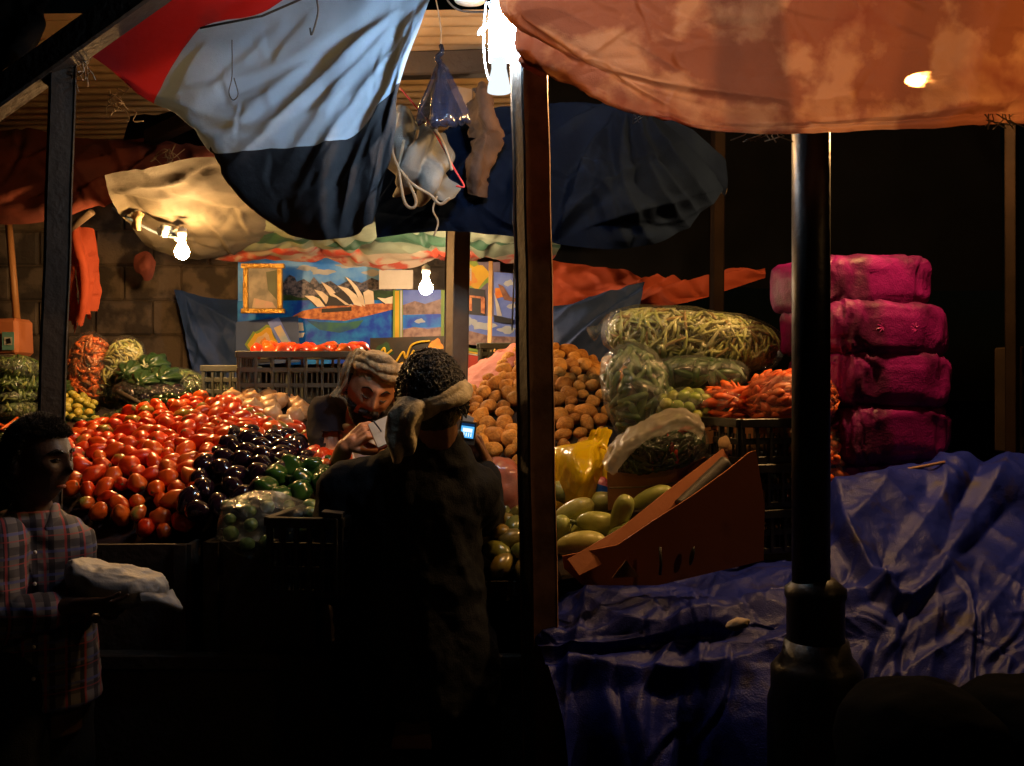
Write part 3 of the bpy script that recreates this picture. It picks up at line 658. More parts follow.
# orange cloth hung by the left post
oc = sheet('hanging_cloth', [
 [(62, 222, 4.5), (72, 224, 4.45), (82, 226, 4.45), (92, 232, 4.5)],
 [(60, 262, 4.5), (72, 264, 4.4), (84, 262, 4.4), (94, 262, 4.5)],
 [(64, 296, 4.5), (74, 296, 4.42), (84, 292, 4.4), (95, 288, 4.5)],
 [(66, 342, 4.5), (74, 336, 4.45), (84, 326, 4.42), (93, 318, 4.5)]], M['orangecloth'], 40, 60,
 lambda U, V, S: .018 * np.sin(2 * PI * 2.2 * U + 6 * pn(S * 3)) + .018 * crump(S * 6), hole=lambda u, v: v > .93 + .06 * math.sin(u * 23) or abs(u - .42 - .05 * math.sin(v * 9)) < .05 * (v - .3) * 2, label='torn orange cloth strips hanging against the block wall', cat='cloth')
cord('stick', [P(66, 232, 4.4), P(92, 212, 4.3)], .016, M['greywood'], 'short pale stick poking out above the torn orange cloth', 'stick')
cord('broom_handle', [P(8, 215, 4.6), P(17, 322, 4.5)], .017, mk('handle', (.34, .16, .06), rough=.5), 'brown wooden handle leaning against the wall at far left', 'handle')
sheet('hanging_cloth', [[(136, 256, 4.9), (147, 252, 4.9), (156, 262, 4.9)], [(134, 268, 4.88), (146, 266, 4.85), (155, 270, 4.88)], [(140, 274, 4.9), (146, 280, 4.9), (152, 278, 4.9)]], M['redbrown'], 24, 24, wr(.012, 9), label='small dull red rag hanging on the block wall under the beige tarpaulin', cat='cloth')
# ================================================================== lamps
warm = (1.0, .53, .18)
def bulb(pos, s, label, top, r=.03, tint=warm):
    e = empty('light_bulb', pos, label, 'light bulb', 'bare bulbs hung in the stall')
    m = MB(); m.lathe(pos, [(.004, -r), (r * .55, -r * .85), (r * .9, -r * .45), (r, 0), (r * .85, r * .5), (r * .55, r * .95), (r * .42, r * 1.35)], 12).go('glass', emis('bulb_glow', tint, s), e)
    MB().lathe(Vector(pos) + Vector((0, 0, r * 1.36)), [(r * .46, 0), (r * .48, r * .7), (r * .6, r * .75), (r * .6, r * 1.7), (r * .2, r * 2.0)], 12).go('socket', M['ceramic'], e)
    MB().tube([Vector(pos) + Vector((0, 0, r * 3.3)), Vector(top)], .003, 5).go('cable', M['darktwine'], e)
    return e
bulb(P(182, 252, 4.0), LA, 'glowing bare bulb under the beige tarpaulin at left', P(160, 226, 4.2))
bulb(P(426, 288, 4.35), LB, 'glowing bare bulb hanging in front of the harbour poster', P(428, 262, 4.35), tint=(1, .70, .42))
bulb((2.2, .9, 2.5), LF, 'unseen bulb added over the lane to light the front of the stall', (2.2, .9, 3.6))  # out-of-view lamp added as fill for carton, cover and post
bulb(P(930, 77, 3.0), LC, 'bulb shining through the worn spot of the peach awning', P(930, -30, 2.9))
bulb(P(600, 66, 2.75), LD, 'unseen bulb behind the left of the peach awning, added to light the vegetables', P(600, 0, 2.75))  # hidden lamp added to light the produce from above
bulb(P(318, 60, 3.5), LE, 'unseen bulb added behind the banner to brighten the tin roof', P(318, 30, 3.6))  # hidden lamp added to light the roof
# energy saving lamp by the middle post
cl = empty('tube_lamp', P(503, 60, 2.56), 'blinding white energy saving lamp beside the middle post', 'lamp')
cw = emis('cool_glow', (.58, .80, 1.0), LT)
for dx, dy in ((-8, 0), (0, .02), (8, 0)):
    m = MB(); a, b = P(499 + dx, 62, 2.56 + dy), P(499 + dx, 12, 2.56 + dy)
    m.tube([a, b, b + Vector((.006, 0, .012)), b + Vector((.014, 0, 0)), a + Vector((.014, 0, 0))], .0058, 8).go('glass_tube', cw, cl)
MB().lathe(P(499, 92, 2.56), [(.030, 0), (.029, .012), (.019, .06), (.02, .085)], 24).go('lamp_base', emis('lamp_glow', (.85, .95, 1), 1.1), cl)
MB().lathe(P(505, 4, 2.56), [(.035, 0), (.04, .03), (.03, .06)], 20).go('socket', M['ceramic'], cl)
cord('cable_loop', [P(486, 0, 2.62), P(484, 25, 2.61), P(484, 55, 2.61), P(488, 78, 2.61), P(495, 82, 2.61), P(497, 60, 2.62), P(494, 20, 2.62)], .003, M['cablewhite'], 'loops of white cable hanging beside the white lamp', 'cable')
cord('cable_loop', [P(490, 22, 2.61), P(482, 28, 2.60), P(478, 34, 2.60), P(484, 30, 2.60), P(492, 14, 2.61), P(488, 2, 2.61)], .004, M['cablewhite'], 'curled white cable end at the left of the white lamp', 'cable')
cord('cable', [P(516, 75, 2.7), P(515, 110, 2.68), P(517, 160, 2.68), P(513, 215, 2.68), P(515, 245, 2.7), P(512, 330, 2.8)], .0022, mk('bluecable', (.12, .16, .22), rough=.4), 'thin blue grey cable running down the dark side of the middle post', 'cable')
cord('cable', [P(440, -10, 2.95), P(455, 8, 2.95), P(475, 12, 2.95), P(505, 10, 2.9)], .003, M['darktwine'], 'dark cable slung across to the white lamp', 'cable')
rl = empty('round_lamp', P(470, -8, 3.0), 'pale round lamp shade at the top edge left of the white lamp', 'lamp')
MB().lathe(P(470, 4, 3.0), [(.02, 0), (.045, .008), (.058, .03), (.05, .05)], 24).go('shade', M['ceramic'], rl)
MB().lathe(P(470, -15, 3.0), [(.015, 0), (.015, .05)], 12).go('socket', M['ceramic'], rl)
# paper scraps on the string by the left bulb
cord('string', [P(112, 208, 4.1), P(135, 222, 4.1), P(160, 234, 4.1), P(184, 238, 4.0)], .006, mk('bluerag', (.16, .24, .36), rough=.7), 'ragged blue string running to the left bulb', 'string')
for k, (x, y, w, h, lb) in enumerate([(138, 222, 7, 16, 'tan rag scrap dangling from the ragged blue string'), (164, 232, 10, 9, 'pale blue rag knotted on the string, next to the left bulb'), (178, 236, 8, 7, 'small bluish rag at the end of the string, just above the left bulb')]):
    sheet('rag_scrap', [[(x - w / 2, y - h / 2, 4.08), (x, y - h / 2 - 2, 4.05), (x + w / 2, y - h / 2, 4.08)], [(x - w / 3, y, 4.08), (x, y, 4.04), (x + w / 2, y + 1, 4.08)], [(x - w / 2, y + h / 2 - 2, 4.08), (x, y + h / 2, 4.05), (x + w / 3, y + h / 2, 4.08)]],
          mat('scrap', [(.45, .30, .16), (.42, .50, .58), (.35, .42, .5)][k], rough=.7), 14, 14, wr(.02, 14), label=lb, cat='rag')

# ================================================================== posters on the wall
fl = {}
def flat(k, c, c2=None, sc=8, rough=.5):
    c = tuple(x * .62 for x in c); c2 = tuple(x * .62 for x in c2) if c2 else None
    fl[k] = mat('print_' + k, c, c2, scale=sc, rough=rough, bump=.12, bscale=9, contrast=.8, spec=.2); return fl[k]
def poster(name, label, d, layers, edge=(.7, .7, .7)):
    """layers of printed shapes: (material, [(px,py)...]); one thin laminated sheet"""
    mb = MB(); ms = []
    for k, (m, pts) in enumerate(layers):
        if m not in ms: ms.append(m)
        mb.cur = ms.index(m); dd = d - k * .0012
        Q = [P(x, y, d) - Vector((0, k * .0012, 0)) for x, y in pts]
        if k == 0: mb.plate(Q, .004, (0, 1, 0))
        else:
            bm = bmesh.new(); vs = [bm.verts.new(q) for q in Q]; es = [bm.edges.new((vs[i], vs[(i + 1) % len(vs)])) for i in range(len(vs))]
            bmesh.ops.triangle_fill(bm, edges=es, use_beauty=True); bm.verts.index_update()
            mb.add([v.co.copy() for v in bm.verts], [[v.index for v in (f.verts if f.normal.y < 0 else reversed(f.verts))] for f in bm.faces]); bm.free()
    return mb.go(name, ms, label=label, cat='poster', smooth=False)
def cloud(x, y, w, h, n=14, s=0):
    return [(x + w * math.cos(a) * (1 + .25 * math.sin(3 * a + s)), y + h * math.sin(a) * (1 + .3 * math.sin(4 * a + s * 2))) for a in [2 * PI * i / n for i in range(n)]]
sky = flat('sky', (.02, .22, .90), (.20, .48, .95), 7); cl_ = flat('cloud', (.5, .52, .55), (.35, .4, .45), 9)
sea = flat('sea', (.003, .05, .50), (.01, .22, .68), 14); city = flat('city', (.20, .18, .22), (.02, .03, .06), 60); trees = flat('trees', (.03, .08, .025), (.015, .04, .02), 20)
sail = flat('sail', (.95, .82, .66), (.7, .56, .42), 14); dark = flat('dark', (.03, .03, .04)); brickp = flat('podium', (.70, .26, .09), (.32, .09, .04), 40)
glint = flat('glint', (.04, .17, .14), (.005, .06, .26), 12); yel = flat('yellow', (.72, .46, .03), (.6, .33, .02), 9); org = flat('orange', (.62, .16, .02), (.7, .3, .04), 14)
grn = flat('green', (.14, .26, .04), (.25, .33, .05), 6); wht = flat('white', (.6, .58, .55), None, 8); red = flat('red', (.5, .05, .03)); brn = flat('brown', (.16, .07, .05), (.30, .15, .10), 16)
skyp = flat('lilac', (.09, .15, .6), (.18, .26, .7), 7); rock = flat('rock', (.3, .2, .18), (.12, .07, .07), 26); city2 = flat('town', (.38, .24, .20), (.18, .10, .10), 30)
sh = lambda pts: pts
poster('wall_poster', 'glossy poster of a white sail roofed hall on blue harbour water', 5.0, [
 (sky, [(238, 258), (402, 258), (402, 362), (238, 366)]),
 (cl_, cloud(306, 268, 10, 2.5, s=1)), (cl_, cloud(322, 272, 12, 3, s=2)), (cl_, cloud(350, 266, 14, 2.2, s=3)), (cl_, cloud(372, 273, 9, 3, s=4)), (cl_, cloud(270, 270, 9, 2, s=5)),
 (city, [(243, 300), (243, 283), (250, 280), (254, 285), (260, 276), (264, 282), (270, 279), (274, 284), (281, 276), (284, 283), (290, 275), (295, 277), (297, 282), (304, 279), (310, 283), (314, 277), (320, 284), (331, 281), (338, 286), (350, 280), (362, 283), (372, 278), (380, 281), (390, 276), (396, 284), (396, 300)]),
 (trees, [(243, 302), (243, 294), (258, 293), (272, 296), (290, 295), (300, 298), (325, 296), (360, 292), (380, 290), (396, 292), (396, 302)]),
 (sea, [(238, 301), (402, 300), (402, 362), (238, 366)]),
 (glint, [(306, 320), (320, 322), (345, 323), (364, 320), (358, 328), (340, 333), (320, 330)]),
 (brickp, [(292, 317), (303, 311), (330, 306), (345, 305), (396, 303), (396, 309), (372, 315), (345, 321), (310, 319)]),
 (dark, [(322, 309), (352, 307), (352, 311), (322, 313)]),
 (dark, [(306, 296), (316, 307), (330, 306), (322, 300)]), (sail, [(305, 296), (313, 296), (320, 299), (326, 307), (318, 307), (312, 301)]),
 (dark, [(316, 291), (324, 300), (330, 306), (334, 300)]), (sail, [(315, 290), (323, 292), (329, 297), (328, 306), (322, 298)]),
 (dark, [(326, 306), (330, 298), (336, 294), (346, 299), (350, 306)]), (sail, [(322, 282), (332, 288), (336, 293), (344, 298), (354, 306), (346, 305), (337, 298), (331, 296), (327, 290)]),
 (dark, [(334, 294), (345, 291), (356, 303), (350, 305)]), (sail, [(338, 286), (349, 289), (358, 296), (363, 307), (355, 305), (350, 297), (344, 291)]),
 (dark, [(348, 277), (354, 290), (362, 304), (364, 294)]), (sail, [(346, 277), (352, 281), (358, 287), (364, 297), (366, 307), (361, 304), (357, 293), (352, 285)]),
 (sail, [(364, 293), (369, 290), (374, 292), (375, 304), (366, 305)]),
 (dark, [(378, 298), (385, 305), (390, 300)]), (sail, [(378, 298), (386, 299), (396, 296), (396, 304), (386, 304)]),
 (wht, [(295, 323), (304, 323), (305, 331), (294, 332)]), (wht, [(294, 333), (306, 333), (304, 338), (296, 338)])])
poster('wall_poster', 'poster with a halved yellow melon and a leaning drink carton', 4.93, [
 (flat('deepblue', (.03, .06, .15), (.06, .10, .24), 5), [(236, 322), (298, 316), (300, 362), (236, 366)]),
 (grn, cloud(263, 341, 16, 14, 18)), (yel, cloud(264, 342, 14.5, 12.5, 18)), (flat('peel', (.75, .5, .3), None, 20), cloud(264, 342, 9, 8)), (org, cloud(264, 343, 4, 5)),
 (skyp, [(268, 322), (279, 317), (292, 343), (282, 350)]), (flat('cream', (.6, .45, .25), (.3, .4, .5), 12), [(274, 328), (281, 325), (290, 342), (284, 346)]),
 (dark, [(242, 352), (258, 348), (276, 356), (270, 362), (240, 364)])])
poster('wall_poster', 'framed style poster of a hazy shoreline with a yellow green border', 4.96, [
 (grn, [(393, 290), (447, 290), (447, 352), (393, 352)]), (yel, [(395, 291), (399, 291), (399, 350), (395, 350)]), (wht, [(400.5, 290), (402, 290), (402, 352), (400.5, 352)]),
 (skyp, [(403, 290), (441, 290), (441, 350), (403, 350)]), (rock, [(403, 305), (415, 301), (425, 304), (441, 299), (441, 315), (403, 315)]),
 (sea, [(403, 315), (441, 314), (441, 327), (403, 328)]), (cl_, cloud(420, 321, 5, 2.2)), (city2, [(403, 330), (414, 327), (428, 329), (441, 327), (441, 341), (403, 341)]), (rock, [(403, 341), (441, 340), (441, 350), (403, 350)])])
poster('wall_poster', 'poster of a black cube building under a big yellow flower', 4.97, [
 (flat('dusk', (.10, .09, .15), (.18, .14, .2), 6), [(457, 262), (500, 262), (500, 318), (457, 318)]),
 (grn, cloud(474, 277, 16, 14, 18, 1)), (yel, cloud(472, 276, 14, 13, 18, 2)), (org, cloud(471, 279, 6, 6)), (wht, [(470, 268), (471.5, 268), (471.5, 281), (470, 281)]),
 (brn, [(457, 291), (485, 295), (485, 300), (457, 297)]), (dark, [(457, 286), (485, 290), (485, 316), (457, 313)]), (brickp, [(459, 294), (484, 297), (484, 299), (459, 296)]),
 (brickp, [(466, 297), (472, 298), (472, 311), (466, 310)]), (brickp, [(481, 298), (485, 298), (485, 314), (481, 313)])])
poster('wall_poster', 'poster of clouds over a pale red hillside town', 4.965, [
 (skyp, [(452, 313), (520, 319), (520, 345), (452, 343)]), (cl_, cloud(468, 321, 8, 4, s=1)), (cl_, cloud(483, 326, 12, 4, s=2)), (cl_, cloud(507, 330, 9, 3.5, s=4)), (cl_, cloud(461, 326, 6, 3, s=3)),
 (city2, [(452, 333), (470, 331), (490, 336), (520, 337), (520, 347), (452, 344)])])
poster('wall_poster', 'poster of a white spire by dark water under small clouds', 4.95, [
 (skyp, [(494, 272), (521, 274), (521, 320), (494, 318)]), (cl_, cloud(509, 283, 5, 3)), (cl_, cloud(512, 306, 5, 2.5)), (org, [(495, 288), (502, 288), (503, 297), (495, 299)]), (brn, [(498, 284), (503, 286), (510, 297), (520, 299), (520, 303), (504, 300)]),
 (wht, [(494, 292), (499, 305), (502, 316), (497, 316)]), (dark, [(494, 315), (512, 319), (512, 324), (494, 322)])])
poster('wall_poster', 'red poster strip with yellow, green and white bands', 4.9, [
 (red, [(452, 352), (482, 357), (482, 372), (452, 368)]), (grn, [(452, 345), (482, 350), (482, 353), (452, 348)]), (yel, [(452, 348.5), (482, 353.5), (482, 355), (452, 350)]), (wht, [(452, 350.5), (482, 355.5), (482, 356.5), (452, 351.5)])])
poster('wall_poster', 'small blue and white poster just right of the middle post', 4.85, [
 (skyp, [(549, 283), (563, 284), (561, 318), (549, 322)]), (wht, cloud(556, 303, 4, 7)), (rock, cloud(554, 312, 4, 5)), (grn, [(549, 318), (561, 314), (561, 318), (549, 322)])])
dp = poster('wall_poster', 'dark poster with yellow script strokes and an orange disc', 4.8, [
 (flat('ink', (.02, .02, .018), (.05, .03, .015), 8), [(370, 338), (444, 336), (444, 368), (370, 372)]), (sea, cloud(428, 358, 12, 8)), (org, cloud(436, 345, 7, 6)), (trees, cloud(384, 350, 9, 7))])
for pts in ([(396, 362), (403, 352), (406, 358), (411, 346), (419, 342), (430, 341)], [(400, 364), (408, 360), (414, 350)], [(378, 356), (384, 348), (386, 354), (392, 350)]):
    o = cord('script_stroke', [P(x, y, 4.79) for x, y in pts], .005, yel, None, None, parent=dp)
    for key in ('label', 'category'):
        if key in o: del o[key]
mb = MB(); mb.plate([P(379, 270, 4.85), P(413, 270, 4.85), P(413, 289, 4.85), P(379, 289, 4.85)], .01); mb.go('notice_board', mat('noticepale', (.36, .32, .27), rough=.8), label='blank pale pink card fixed between poster and right bulb', cat='card', smooth=False)
# gilt picture frame
fr = empty('picture_frame', P(263, 314, 4.8), 'gilt framed small picture hanging at the left of the harbour poster', 'picture frame')
gold = mk('gold', (.55, .33, .07), (.30, .16, .03), scale=40, rough=.35, metal=.8, bump=.8, bscale=120)
mb = MB()
for a, b in (((244, 266), (282, 266)), ((244, 311), (282, 311))):
    p, q = P(*a, 4.8), P(*b, 4.8); mb.box((p + q) / 2, ((q - p).length + .024, .030, .022))
for a, b in (((246, 266), (246, 311)), ((280, 266), (280, 311))):
    p, q = P(*a, 4.8), P(*b, 4.8); mb.box((p + q) / 2, (.022, .028, (q - p).length - .022))
mb.go('frame', gold, fr, smooth=False)
mb = MB(); ms = [flat('faded', (.30, .26, .20), (.14, .13, .11), 14), flat('blush', (.5, .28, .22), (.35, .3, .2), 14), flat('moss', (.08, .10, .05), (.05, .06, .03), 9)]
mb.plate([P(248, 268, 4.8), P(278, 268, 4.8), P(278, 309, 4.8), P(248, 309, 4.8)], .01)
mb.cur = 1; mb.plate([P(252, 308, 4.797), P(254, 298, 4.797), P(262, 300, 4.797), (P(272, 302, 4.797)), P(276, 308, 4.797)], .001)
mb.cur = 2; mb.plate([P(266, 272, 4.796), P(277, 270, 4.796), P(277, 300, 4.796), P(268, 290, 4.796)], .001)
mb.go('picture', ms, fr, smooth=False)

# ================================================================== hanging things
hb = sheet('hanging_bag', [
 [(439, 62, 3.1), (440, 60, 3.09), (441, 62, 3.1)], [(432, 76, 3.1), (440, 76, 3.05), (449, 76, 3.1)], [(421, 100, 3.1), (440, 102, 3.0), (460, 100, 3.1)], [(415, 119, 3.1), (440, 124, 2.99), (467, 120, 3.1)], [(418, 121, 3.12), (440, 126, 3.06), (466, 122, 3.12)]],
 mat('inkplastic', (.012, .018, .045), (.006, .009, .02), rough=.16, bump=.5, bscale=20, alpha=.25, coat=.4), 70, 60, lambda U, V, S: .010 * np.sin(U * 22 + 9 * pn(S * 4)) * np.clip(V * 2, 0, 1) + .008 * crump(S * 12), label='blue black plastic bag tied up in a cone shape', cat='plastic bag')
sheet('back_panel', [
 [(439, 62, 3.12), (440, 60, 3.13), (441, 62, 3.12)], [(428, 95, 3.12), (440, 96, 3.2), (454, 95, 3.12)], [(415, 119, 3.12), (440, 120, 3.2), (467, 120, 3.12)]], bpy.data.materials['inkplastic'], 30, 30, wr(.006, 12), parent=hb)
o = cord('knot', [P(440, 64, 3.1), P(437, 58, 3.09), P(442, 52, 3.08), P(441, 46, 3.1)], .008, bpy.data.materials['inkplastic'], None, None, parent=hb)
cord('string', [P(434, -10, 3.1), P(438, 10, 3.1), P(441, 30, 3.1), P(440, 50, 3.1)], .002, M['twine'], 'pale twisted string holding the cone shaped bag', 'string')
gs = sheet('hanging_sack', [
 [(398, 108, 3.3), (412, 116, 3.25), (428, 122, 3.25), (440, 135, 3.3)], [(390, 145, 3.3), (408, 145, 3.16), (428, 148, 3.16), (447, 160, 3.3)],
 [(392, 170, 3.3), (410, 178, 3.15), (432, 178, 3.15), (450, 180, 3.3)], [(400, 190, 3.3), (415, 196, 3.22), (436, 200, 3.22), (452, 196, 3.3)]], M['greycloth'], 60, 60,
 lambda U, V, S: .026 * np.sin(2 * PI * (2.2 * U + 1.1 * V) + 7 * pn(S * 4)) + .022 * crump(S * 6), label='grey canvas sack hanging in folds left of the weathered post', cat='sack')
for pts in ([(398, 112), (392, 150), (408, 180), (430, 195), (440, 204), (450, 198)], [(404, 140), (400, 165), (412, 150), (418, 130)], [(398, 165), (404, 200), (412, 208), (416, 200), (406, 176)], [(420, 120), (436, 132), (446, 150), (452, 170)]):
    o = cord('piping', [P(x, y, 3.12) for x, y in pts], .005, M['twine'], None, None, parent=gs)
sheet('hanging_cloth', [
 [(472, 88, 3.35), (482, 84, 3.33), (494, 90, 3.35)], [(468, 118, 3.35), (482, 116, 3.25), (497, 126, 3.32)], [(478, 140, 3.35), (486, 138, 3.27), (500, 138, 3.34)], [(470, 165, 3.35), (479, 166, 3.27), (488, 162, 3.35)], [(470, 192, 3.35), (478, 196, 3.3), (484, 198, 3.35)]],
 M['brownrag'], 44, 80, lambda U, V, S: .012 * np.sin(2 * PI * 1.5 * U + 7 * pn(S * 4)) + .024 * crump(S * 7, 4), hole=lambda u, v: abs(u - .5) > .5 - .12 * abs(math.sin(v * 17)) - .08 * math.sin(v * 41) * math.sin(v * 5), label='tattered brown rag hanging right of the weathered post', cat='cloth')
cord('string', [P(400, 88, 3.2), P(430, 125, 3.15), P(455, 170, 3.12), P(464, 186, 3.12), P(456, 186, 3.12)], .003, M['redtwine'], 'red cord running down across the grey canvas sack', 'string')
cord('string', [P(437, 196, 3.12), P(433, 210, 3.12), P(438, 222, 3.12), P(434, 236, 3.12)], .003, M['twine'], 'knotted pale string dangling below the grey canvas sack', 'string')
cord('string', [P(232, 40, 2.88), P(232, 75, 2.85), P(229, 92, 2.84), P(233, 100, 2.84), P(238, 94, 2.84), P(234, 78, 2.85)], .0016, M['darktwine'], 'thin looped string hanging on the white band of the banner', 'string')
cord('string', [P(316, -5, 2.74), P(318, 12, 2.74), P(312, 34, 2.74), P(310, 28, 2.74)], .003, M['darktwine'], 'frayed dark string end at the top of the banner', 'string')
for k, (x, y, lb) in enumerate([(82, 60, 'frayed twine knotted on the slanting beam'), (114, 95, 'tangled dry stalks dangling under the tin roof'), (168, 150, 'bundle of twine ends hanging beside the red brown tarpaulin')]):
    mb = MB(); d = (2.9, 3.2, 4.1)[k]
    for q in range(9):
        a = [x, y]; pts = [P(a[0], a[1], d)]
        for t in range(5):
            a = [a[0] + random.gauss(0, 5), a[1] + random.gauss(3, 5)]; pts.append(P(a[0], a[1], d + random.gauss(0, .02)))
        mb.tube([p for p in cr_axis(np.array([[tuple(p)] for p in pts]), 20)[:, 0]], .0018, 4)
    mb.go('twine_tangle', M['twine'], label=lb, cat='twine')
# ================================================================== the stand under everything
st = empty('market_stand', (-.45, 3.5, 0), 'dark wooden stand carrying the heaps of vegetables', 'stand')
MB().box((-.55, 3.55, .82), (2.9, 1.5, .04)).go('tabletop', M['darkwood'], st, smooth=False)
MB().box((-.55, 2.83, .66), (2.9, .03, .28)).go('front_board', M['darkwood'], st, smooth=False)
for x in (-1.95, -.55, .85):
    for y in (2.87, 4.22): MB().box((x, y, .40), (.07, .07, .80)).go('leg', M['darkwood'], st, smooth=False)
s2 = empty('market_stand', (.75, 3.7, 0), 'dark wooden stand under the potatoes and bags at right', 'stand')
MB().box((.62, 3.3, .70), (1.0, 1.7, .04)).go('tabletop', M['darkwood'], s2, smooth=False)
for x in (.2, 1.05):
    for y in (2.55, 4.05): MB().box((x, y, .34), (.07, .07, .68)).go('leg', M['darkwood'], s2, smooth=False)

# ---- heaps: surfaces given as control nets
mk('tomato', (.72, .06, .006), (.52, .022, .003), scale=22, rough=.3, bump=.06, rand=[(.58, .022, .004), (.76, .07, .006), (.80, .15, .012), (.50, .016, .004), (.60, .16, .02), (.76, .09, .008)], contrast=.6, coat=.08)
mk('tomato_green', (.55, .10, .02), (.26, .24, .05), scale=16, rough=.22, bump=.03, coat=.3, contrast=.9)
mk('tomato_stem', (.20, .13, .05), rough=.8)
mk('eggplant', (.022, .008, .020), (.010, .004, .010), scale=10, rough=.13, bump=.03, coat=.6)
mk('pepper', (.035, .11, .02), (.02, .06, .012), scale=12, rough=.2, bump=.04, coat=.4)
mk('onion', (.62, .40, .20), (.42, .22, .09), scale=22, rough=.42, bump=.15, coat=.15, rand=[(.66, .45, .24), (.60, .34, .15), (.68, .5, .32)])
mk('potato', (.56, .26, .05), (.26, .11, .025), scale=60, rough=.8, spec=.2, bump=.5, bscale=110, rand=[(.68, .32, .065), (.56, .24, .05), (.36, .14, .03), (.74, .38, .09)], contrast=1, stain=((.10, .05, .02), 75, .60))
mk('mango', (.20, .22, .05), (.03, .06, .018), scale=9, rough=.28, bump=.04, coat=.3, rand=[(.03, .07, .025), (.30, .26, .04), (.025, .06, .04), (.28, .15, .03), (.06, .11, .03)], contrast=.8)
mk('squash', (.46, .46, .17), (.20, .26, .07), scale=26, rough=.35, bump=.12, coat=.15, rand=[(.60, .54, .17), (.42, .44, .12), (.26, .34, .09)], contrast=.8)
mk('carrot', (.74, .11, .012), (.5, .055, .008), scale=20, rough=.45, bump=.2, rand=[(.80, .13, .012), (.66, .09, .012), (.78, .18, .025)])
mk('cucumber', (.10, .19, .05), (.04, .10, .025), scale=16, rough=.4, bump=.2, rand=[(.10, .18, .05), (.04, .09, .025), (.20, .26, .10)])
mk('greenpep', (.028, .10, .018), (.015, .05, .01), scale=12, rough=.3, bump=.1)
mk('lime', (.28, .36, .06), (.20, .28, .04), scale=12, rough=.35, bump=.15, rand=[(.30, .38, .08), (.18, .28, .04), (.46, .40, .05)])
mk('burlap', (.05, .03, .02), (.03, .018, .012), scale=8, rough=.9, bump=.4)
mk('bean', (.54, .54, .22), (.32, .36, .10), scale=14, rough=.5, bump=.15, contrast=.9)
mk('beandry', (.36, .24, .07), (.2, .12, .03), scale=14, rough=.6)
mk('chili', (.02, .065, .012), (.01, .03, .006), scale=12, rough=.25, coat=.3)
mk('chilired', (.45, .02, .01), rough=.25, coat=.3)
mk('leaf', (.06, .10, .02), (.02, .045, .01), scale=12, rough=.5, bump=.3, contrast=.9)
mk('stalk', (.25, .30, .10), (.04, .07, .02), scale=9, rough=.5, bump=.2, contrast=.9)
mk('purpledark', (.03, .018, .022), (.012, .008, .01), scale=12, rough=.3, bump=.2)
mk('net_tie', (.38, .42, .30), rough=.6)

tom_ctrl = [[(x, y, 3.98) for x, y in ((20, 420), (110, 410), (180, 397), (250, 398), (320, 425), (370, 445))],
            [(x, y, 3.7) for x, y in ((20, 440), (100, 428), (180, 418), (250, 416), (320, 438), (370, 452))],
            [(x, y, 3.4) for x, y in ((20, 458), (100, 450), (180, 445), (250, 440), (320, 455), (370, 464))],
            [(x, y, 3.15) for x, y in ((20, 490), (100, 485), (180, 480), (250, 468), (320, 472), (370, 480))],
            [(x, y, 2.97) for x, y in ((20, 545), (100, 540), (180, 540), (250, 530), (320, 520), (370, 520))]]
tom_poly = [(66, 440), (84, 428), (110, 424), (150, 410), (200, 400), (228, 402), (262, 420), (300, 432), (345, 452), (341, 470), (325, 470), (305, 455), (285, 442), (240, 440), (218, 455), (203, 478), (195, 505), (188, 532), (150, 536), (100, 518), (70, 490)]
pts = spread(tom_ctrl, tom_poly, .0485, 285, seed=3, tries=30000)
tomp = [blobmesh('tomato', (.043, .029, .028), M['tomato'], .09, s, ends=1, scar=M['tomato_stem']) for s in range(4)] + [blobmesh('tomato', (.034, .031, .030), M['tomato'], .10, s + 5, scar=M['tomato_stem']) for s in range(3)] + [blobmesh('tomato', (.050, .029, .028), M['tomato'], .09, 9, ends=1)]
tomg = blobmesh('tomato', (.040, .029, .028), M['tomato_green'], .07, 11, ends=1)
def tpick(k, p): return tomg if k % 13 == 5 else tomp[(k * 5 + k // 7) % len(tomp)]
def tlab(k, p, me):
    return 'red tomato turning green in the big heap behind the boy' if me is tomg else 'ripe red oval tomato in the big heap behind the boy'
tobs = place('tomato', pts, tpick, .012, tlab, 'tomato', 'tomatoes in the big heap', jit=.8, smin=.68, smax=1.2)
for o in tobs:
    o['group'] = 'half green tomatoes in the big heap' if o.data is tomg else 'tomatoes in the big heap'
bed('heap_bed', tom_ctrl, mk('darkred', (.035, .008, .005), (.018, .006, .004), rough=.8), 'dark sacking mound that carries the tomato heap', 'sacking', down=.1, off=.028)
# eggplants
egg_ctrl = [[(x, y, 3.5) for x, y in ((180, 444), (230, 436), (280, 438), (330, 452))], [(x, y, 3.3) for x, y in ((175, 470), (230, 452), (280, 455), (330, 468))],
            [(x, y, 3.1) for x, y in ((172, 495), (230, 480), (280, 480), (330, 490))], [(x, y, 2.95) for x, y in ((172, 530), (230, 520), (280, 518), (330, 520))]]
egg_poly = [(192, 500), (203, 478), (218, 455), (240, 438), (285, 440), (305, 455), (318, 468), (300, 473), (275, 478), (262, 494), (245, 508), (228, 520), (200, 522), (190, 515)]
pts = spread(egg_ctrl, egg_poly, .056, 60, seed=5)
ep = [blobmesh('eggplant', (.047, .034, .034), M['eggplant'], .05, s, ends=1) for s in range(3)]
place('eggplant', pts, ep, .02, lambda k, p, me: 'shiny black eggplant in the heap in front of the tomatoes', 'eggplant', 'eggplants heaped before the tomatoes', jit=.6)
bed('heap_bed', egg_ctrl, M['blacksheet'], 'dark sacking mound that carries the eggplants and green peppers', 'sacking', down=.1, off=.03)
